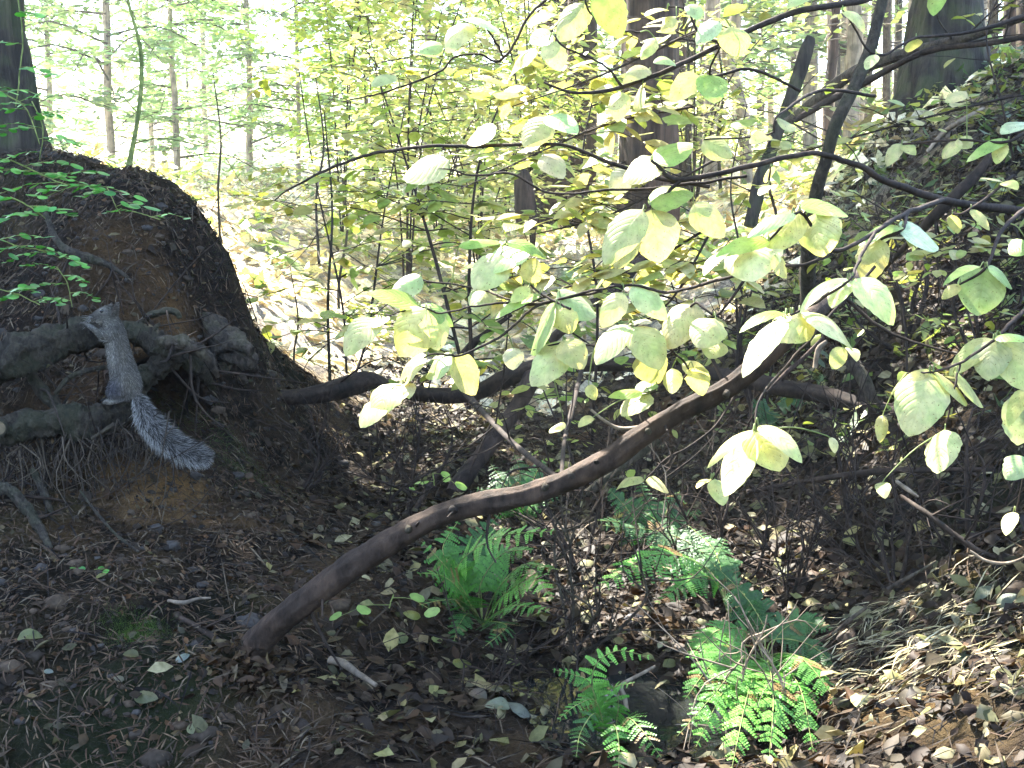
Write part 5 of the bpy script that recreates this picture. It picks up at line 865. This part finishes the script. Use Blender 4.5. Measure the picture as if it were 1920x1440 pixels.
def maple(seed, H=3.2, nst=5, nl=1750, size=.085, cols=YG, label="", group=None, spread=1.0):
    rn = np.random.default_rng(seed); e = empty("vine_maple", (0, 0, 0), label, "shrub", group); st = MB(); layers = []
    for s in range(nst):
        a = rn.uniform(0, 2 * np.pi); l = rn.uniform(.5, 1.2) * spread; h = H * rn.uniform(.6, 1.1); Q = spline([[0, 0, -.1], [math.cos(a) * l * .25, math.sin(a) * l * .25, h * .5], [math.cos(a) * l, math.sin(a) * l, h]], 16); tube(st, Q, np.linspace(.010, .003, 16), 6, rnd=rn)
        for q in range(9):
            i = rn.integers(4, 16); b = rn.uniform(0, 2 * np.pi); L = rn.uniform(.3, .9) * spread; W_ = spline([Q[i], Q[i] + np.array([math.cos(b), math.sin(b), .15]) * L * .5, Q[i] + np.array([math.cos(b), math.sin(b), .02]) * L], 6); tube(st, W_, np.linspace(.005, .0015, 6), 4, rnd=rn); layers += [W_[j] for j in range(1, 6)]
    layers = np.array(layers); k = rn.integers(0, len(layers), nl); B = layers[k] + rn.normal(size=(nl, 3)) * np.array([.13, .13, .035]); a = rn.uniform(0, 2 * np.pi, nl); L = size * rn.uniform(.6, 1.2, nl)
    D = np.stack([np.cos(a), np.sin(a), rn.uniform(-.7, .15, nl)], -1); T = B + D * L[:, None]; Nn = np.stack([rn.normal(size=nl) * .4, rn.normal(size=nl) * .4, np.ones(nl)], -1); c = np.array(cols)[rn.integers(0, len(cols), nl)] * rn.uniform(.7, 1.25, (nl, 1)); mb = MB()
    leaves(mb, B, T, L * rn.uniform(.6, .9, nl), Nn, c, arch=.05, fold=-.06, tpl=(2, 2)); st.build("stems", M['twig'], e); mb.build("foliage", M['small'], e); return e
def gpos(px, d): p = at(px, 400, d); return np.array([p[0], p[1], gz(p[0], p[1])])
CG = [(.30, .42, .22), (.38, .52, .30), (.20, .30, .17), (.46, .56, .34)]  # pale greens carry the blown-out sunlight in the needle colour
GC = "pale sunlit conifers beyond the gully"
cs = [conifer(s, H=h, z0=z0, nb=nb, bl=bl, cols=CG, label="", group=GC) for s, h, z0, nb, bl in ((1, 13, .6, 62, 2.7), (2, 16, 1.0, 70, 3.0), (3, 11, .3, 58, 2.3))]
CP_ = [(100, 23, "pale conifer right beside the big dark left trunk"), (212, 18, "pale conifer with a pale straight trunk behind the curved sapling"), (335, 20, "pale conifer with pale trunk near the top, left of the yellow saplings"), (470, 25, "pale green conifer above the bright open slope"), (560, 22, "hazy conifer behind the dark upright sapling poles"), (690, 24, "hazy conifer at the top, left of the uppermost dogwood leaf"), (800, 19, "pale green conifer behind the upper left dogwood twigs"), (930, 26, "pale conifer just left of the reddish trunks"), (60, 22, "far conifer partly hidden by the big left trunk"), (290, 28, "far hazy conifer between two pale trunks"), (1150, 22, "pale conifer in the gap between reddish and furrowed trunks"), (1310, 20, "pale conifer right of the thick furrowed trunk"), (1440, 24, "pale conifer behind the leaning mossy snag"), (1580, 18, "pale green conifer left of the bank-top trunk"), (1690, 26, "far pale conifer behind the bank-top trunk"), (1880, 20, "pale green conifer in the top right corner"), (390, 33, "faint conifer high up left of centre"), (620, 34, "faint conifer behind the tall sapling poles"), (1060, 34, "faint conifer behind the reddish trunks"), (1510, 33, "faint far conifer behind the curved stem")]
for k, (px, d, lb) in enumerate(CP_):
    p = gpos(px, d)
    if k < 3: o = cs[k]; o.location = tuple(p); o["label"] = lb
    else: copy_tree(cs[k % 3], p, R.uniform(0, 6), R.uniform(.85, 1.25), lb)
GM = "yellow-green shrubs beyond the gully"
YG2 = [(.46, .52, .22), (.54, .56, .30), (.36, .48, .18), (.56, .55, .36), (.28, .40, .14)]  # raised tones put strong sun into the background shrub leaves
ms = [maple(11, label="", group=GM, cols=YG2), maple(12, H=2.6, nst=6, label="", group=GM, cols=YG2, spread=1.3), maple(13, H=4.2, nst=5, nl=2600, label="", group=GM, cols=[(.30, .44, .10), (.38, .46, .12), (.24, .40, .09)])]
MP = [(760, 8.0, "yellow-green shrub standing behind the left half of the long log"), (900, 9.5, "yellow shrub left of the reddish trunks"), (640, 11, "yellow-green shrub behind the dark sapling poles"), (1000, 10.5, "low yellow shrub at the foot of the reddish trunks"), (820, 12, "tall green-yellow shrub in the centre background"), (700, 14, "tall bright shrub above the trailing branch"), (950, 14.5, "tall green shrub behind the broken snag"), (1300, 11, "yellow shrub right of the furrowed trunk's foot"), (860, 17, "tall bright shrub near the top centre"), (1000, 17, "tall shrub between the reddish trunks and the top edge")]
for k, (px, d, lb) in enumerate(MP):
    p = gpos(px, d)
    if k < 3: o = ms[k]; o.location = tuple(p); o["label"] = lb
    else: copy_tree(ms[k % 3], p, R.uniform(0, 6), R.uniform(.85, 1.3), lb)
# slim bare trunks
def pole(seed, mat, r=.06, H=11):
    rn = np.random.default_rng(seed); e = empty("slim_tree", (0, 0, 0), "one of many slim bare trunks in the sunlit forest behind", "tree", "slim bare trunks of the forest behind"); z = np.linspace(-.4, H, 26)
    P = np.stack([np.cumsum(rn.normal(size=26)) * .02, np.cumsum(rn.normal(size=26)) * .02, z], -1); mb = MB(); tube(mb, P, r * (1 - .5 * z / H), 9, rough=.1, rnd=rn); mb.build("trunk", mat, e); mb = MB()
    for k in range(46):
        h = rn.uniform(.6, H); a = rn.uniform(0, 6.28); L = rn.uniform(.2, 1.1); D = np.array([math.cos(a), math.sin(a), rn.uniform(-.4, .15)]); tube(mb, spline([P[0] * 0 + [P[12][0] * h / H, P[12][1] * h / H, h], [D[0] * L * .5, D[1] * L * .5, h + D[2] * L * .3], [D[0] * L, D[1] * L, h + D[2] * L]], 5), np.linspace(.009, .003, 5), 4, rnd=rn)
    mb.build("dead_branches", mat, e); return e
ps = [pole(31, M['palebark'], .06), pole(32, M['redbark'], .08), pole(33, M['palebark'], .09, 13), pole(34, M['dead'], .05)]
used = set()
for k in range(58):
    if k < 54: px = R.uniform(1240, 1960); d = R.uniform(11, 34)
    else: px = R.uniform(90, 1150); d = R.uniform(22, 38)
    p = gpos(px, d); s = ps[k % 4]
    if k < 4: s.location = tuple(p)
    else: copy_tree(s, p, R.uniform(0, 6), R.uniform(.8, 1.3))
# far wood and undergrowth: single masses
n = 1300; x = NP.uniform(-26, 26, n); y = NP.uniform(34, 52, n); z = hz(x, y) + NP.uniform(0, 9, n); P = np.stack([x, y, z], -1); mb = MB()
sprays(mb, P, .7, np.array(CG)[NP.integers(0, 4, n)] * 1.1, per=5, w=.5); tag(mb.build("distant_forest", M['needle']), "hazy mass of pale forest on the hillside far behind", "forest", kind="stuff")
n = 3200; x = NP.uniform(-9, 12, n); y = 7.2 + 24 * NP.random(n) ** 1.4; x = x * (.45 + y / 16); z = hz(x, y) + NP.uniform(.02, .42, n) * NP.random(n); P = np.stack([x, y, z], -1); mb = MB()
sprays(mb, P, .17, np.array([(.22, .34, .10), (.32, .42, .12), (.42, .44, .2), (.30, .26, .16), (.18, .28, .10)])[NP.integers(0, 5, n)], per=6, w=.45, flatness=.6); tag(mb.build("undergrowth", M['small']), "low leafy undergrowth scattered over the slopes behind", "undergrowth", kind="stuff")
n = 900; x = NP.uniform(.9, 3.6, n); y = NP.uniform(3, 6.8, n); z = hz(x, y) + NP.uniform(.01, .12, n); P = np.stack([x, y, z], -1); mb = MB()
sprays(mb, P, .06, np.array([(.12, .20, .05), (.2, .26, .08), (.30, .30, .10), (.10, .16, .07)])[NP.integers(0, 4, n)], per=5, w=.5, flatness=.5); tag(mb.build("bank_seedlings", M['small']), "tiny green seedlings and weeds on the right bank", "undergrowth", kind="stuff")

# ------------------------------------------------------------------ unseen overhead crowns, added to shade the gully, with gaps cut for sun
for (px, py, r_) in [(1370, 1270, .11), (1440, 1330, .08), (1720, 1250, .12), (1690, 1190, .08), (1100, 1168, .06), (1320, 1218, .06), (1735, 1115, .05), (1475, 1090, .08), (1620, 1168, .05), (1265, 1310, .05), (960, 985, .07), (1130, 1050, .06), (1080, 700, .10), (880, 790, .12), (760, 860, .08), (950, 850, .1), (1180, 1110, .06), (1400, 960, .06), (650, 900, .06), (1700, 480, .1), (1800, 650, .08), (1000, 1100, .05)]:
    q, _ = ground_hit(px, py); SPOTS.append((q, r_))
for (px, py) in [(470, 540), (520, 600), (580, 660), (620, 700), (560, 560), (500, 500), (640, 620)]: SPOTS.append((ground_hit(px, py)[0], .55))
for (px, py) in [(1650, 330), (1760, 300), (1850, 430), (1600, 480), (1720, 560), (1880, 720), (1560, 640), (1500, 760), (1640, 820), (1820, 880), (1560, 1000), (1300, 760), (800, 880), (700, 800), (1150, 640), (900, 700), (1020, 760), (600, 800)]: SPOTS.append((ground_hit(px, py)[0], -.05))
SPOTS.append((at(400, 845, 3.06), .04)); SPOTS.append((at(300, 680, 3.15), .04))
extra = []
for (x, y, lb) in [(-6.3, 8.3, "added unseen conifer just left of the view beyond the bank, for shade"), (-7.2, 5.4, "added unseen conifer left of the view on the bank, for shade"), (-8.5, 11.0, "added unseen conifer farther left of the view, for shade"), (-3.7, 4.9, "added unseen conifer behind the big left trunk, left of the view, for shade")]:
    e = big_tree(lb, "conifer tree", (x, y, gz(x, y) - .2), .2, .12, M['bark'], flare=1.6)  # unseen trees added to hold the shading crowns
def shade_pts(n, gx_, gy_, gz_, hh):
    g = np.stack([NP.uniform(*gx_, n), NP.uniform(*gy_, n), NP.uniform(*gz_, n)], -1); h = NP.uniform(*hh, n); return g + SUN * ((h - g[:, 2]) / SUN[2])[:, None]
Pc = np.vstack([shade_pts(10500, (-3.4, 4.2), (-.5, 6.0), (.3, 1.8), (5.6, 9.0)), shade_pts(3500, (-3.4, .4), (1, 5), (.3, 1.4), (5.0, 8.0))])
keep = np.ones(len(Pc), bool)
for s, r_ in SPOTS:
    v = Pc - np.array(s); dist = np.linalg.norm(v - (v @ SUN)[:, None] * SUN, axis=1); keep &= dist > r_ + .24  # clumps dropped along the sun rays so chosen spots stay lit
Pc = Pc[keep]
TB = np.array([t[1][:2] for t in TREES]); near = np.linalg.norm(Pc[:, None, :2] - TB[None], axis=2); near[:, 3] += 3; own = near.argmin(1)
for k, (e, b, top) in enumerate(TREES):
    Q = Pc[own == k]
    if len(Q) < 20:   # a small crown of its own so that no trunk ends bare
        Q = np.array([b + [NP.normal() * .9, NP.normal() * .9, NP.uniform(6.5, 11.5)] for _ in range(160)])
    mb = MB(); lm = MB(); col = np.array([(.05, .09, .03), (.07, .12, .04), (.06, .10, .05)])[NP.integers(0, 3, len(Q))]; sprays(mb, Q, .26, col, per=7, w=.55, flatness=.8)
    for q in range(0, len(Q), 16):
        a = Q[q]; h0 = b[2] + min(max(a[2] - b[2] - np.linalg.norm(a[:2] - b[:2]) * .25, 4.2), top - .5)
        W_ = spline([[b[0], b[1], h0], [(a[0] + b[0]) / 2, (a[1] + b[1]) / 2, (a[2] + h0) / 2 + .2], a], 30)
        if any(np.linalg.norm((W_ - s_) - ((W_ - s_) @ SUN)[:, None] * SUN, axis=1).min() < r_ + .06 for s_, r_ in SPOTS): continue
        tube(lm, W_, np.linspace(.03, .006, 30), 5)
    lm.build("limbs", M['bark'], e); mb.build("crown", M['needle'], e)

# ------------------------------------------------------------------ haze volume added to wash out the background
me = bpy.data.meshes.new("haze"); x0, x1, y0, y1, z0, z1 = -268, 268, -268, 268, float(GZ.min()) - 1, max(float(GZ.max()), 22) + 1
v = [(x, y, z) for x in (x0, x1) for y in (y0, y1) for z in (z0, z1)]
me.from_pydata(v, [], [(0, 1, 3, 2), (4, 6, 7, 5), (0, 4, 5, 1), (2, 3, 7, 6), (0, 2, 6, 4), (1, 5, 7, 3)]); o = bpy.data.objects.new("haze", me); COL.objects.link(o)
m, n, out = newmat("haze_air"); pv = n.nodes.new("ShaderNodeVolumePrincipled"); pv.inputs["Density"].default_value = .0025; pv.inputs["Color"].default_value = (.97, 1, .96, 1); pv.inputs["Anisotropy"].default_value = .35
n.links.new(pv.outputs[0], out.inputs[1]); me.materials.append(m); tag(o, "added haze that washes out the background", "haze", kind="stuff")
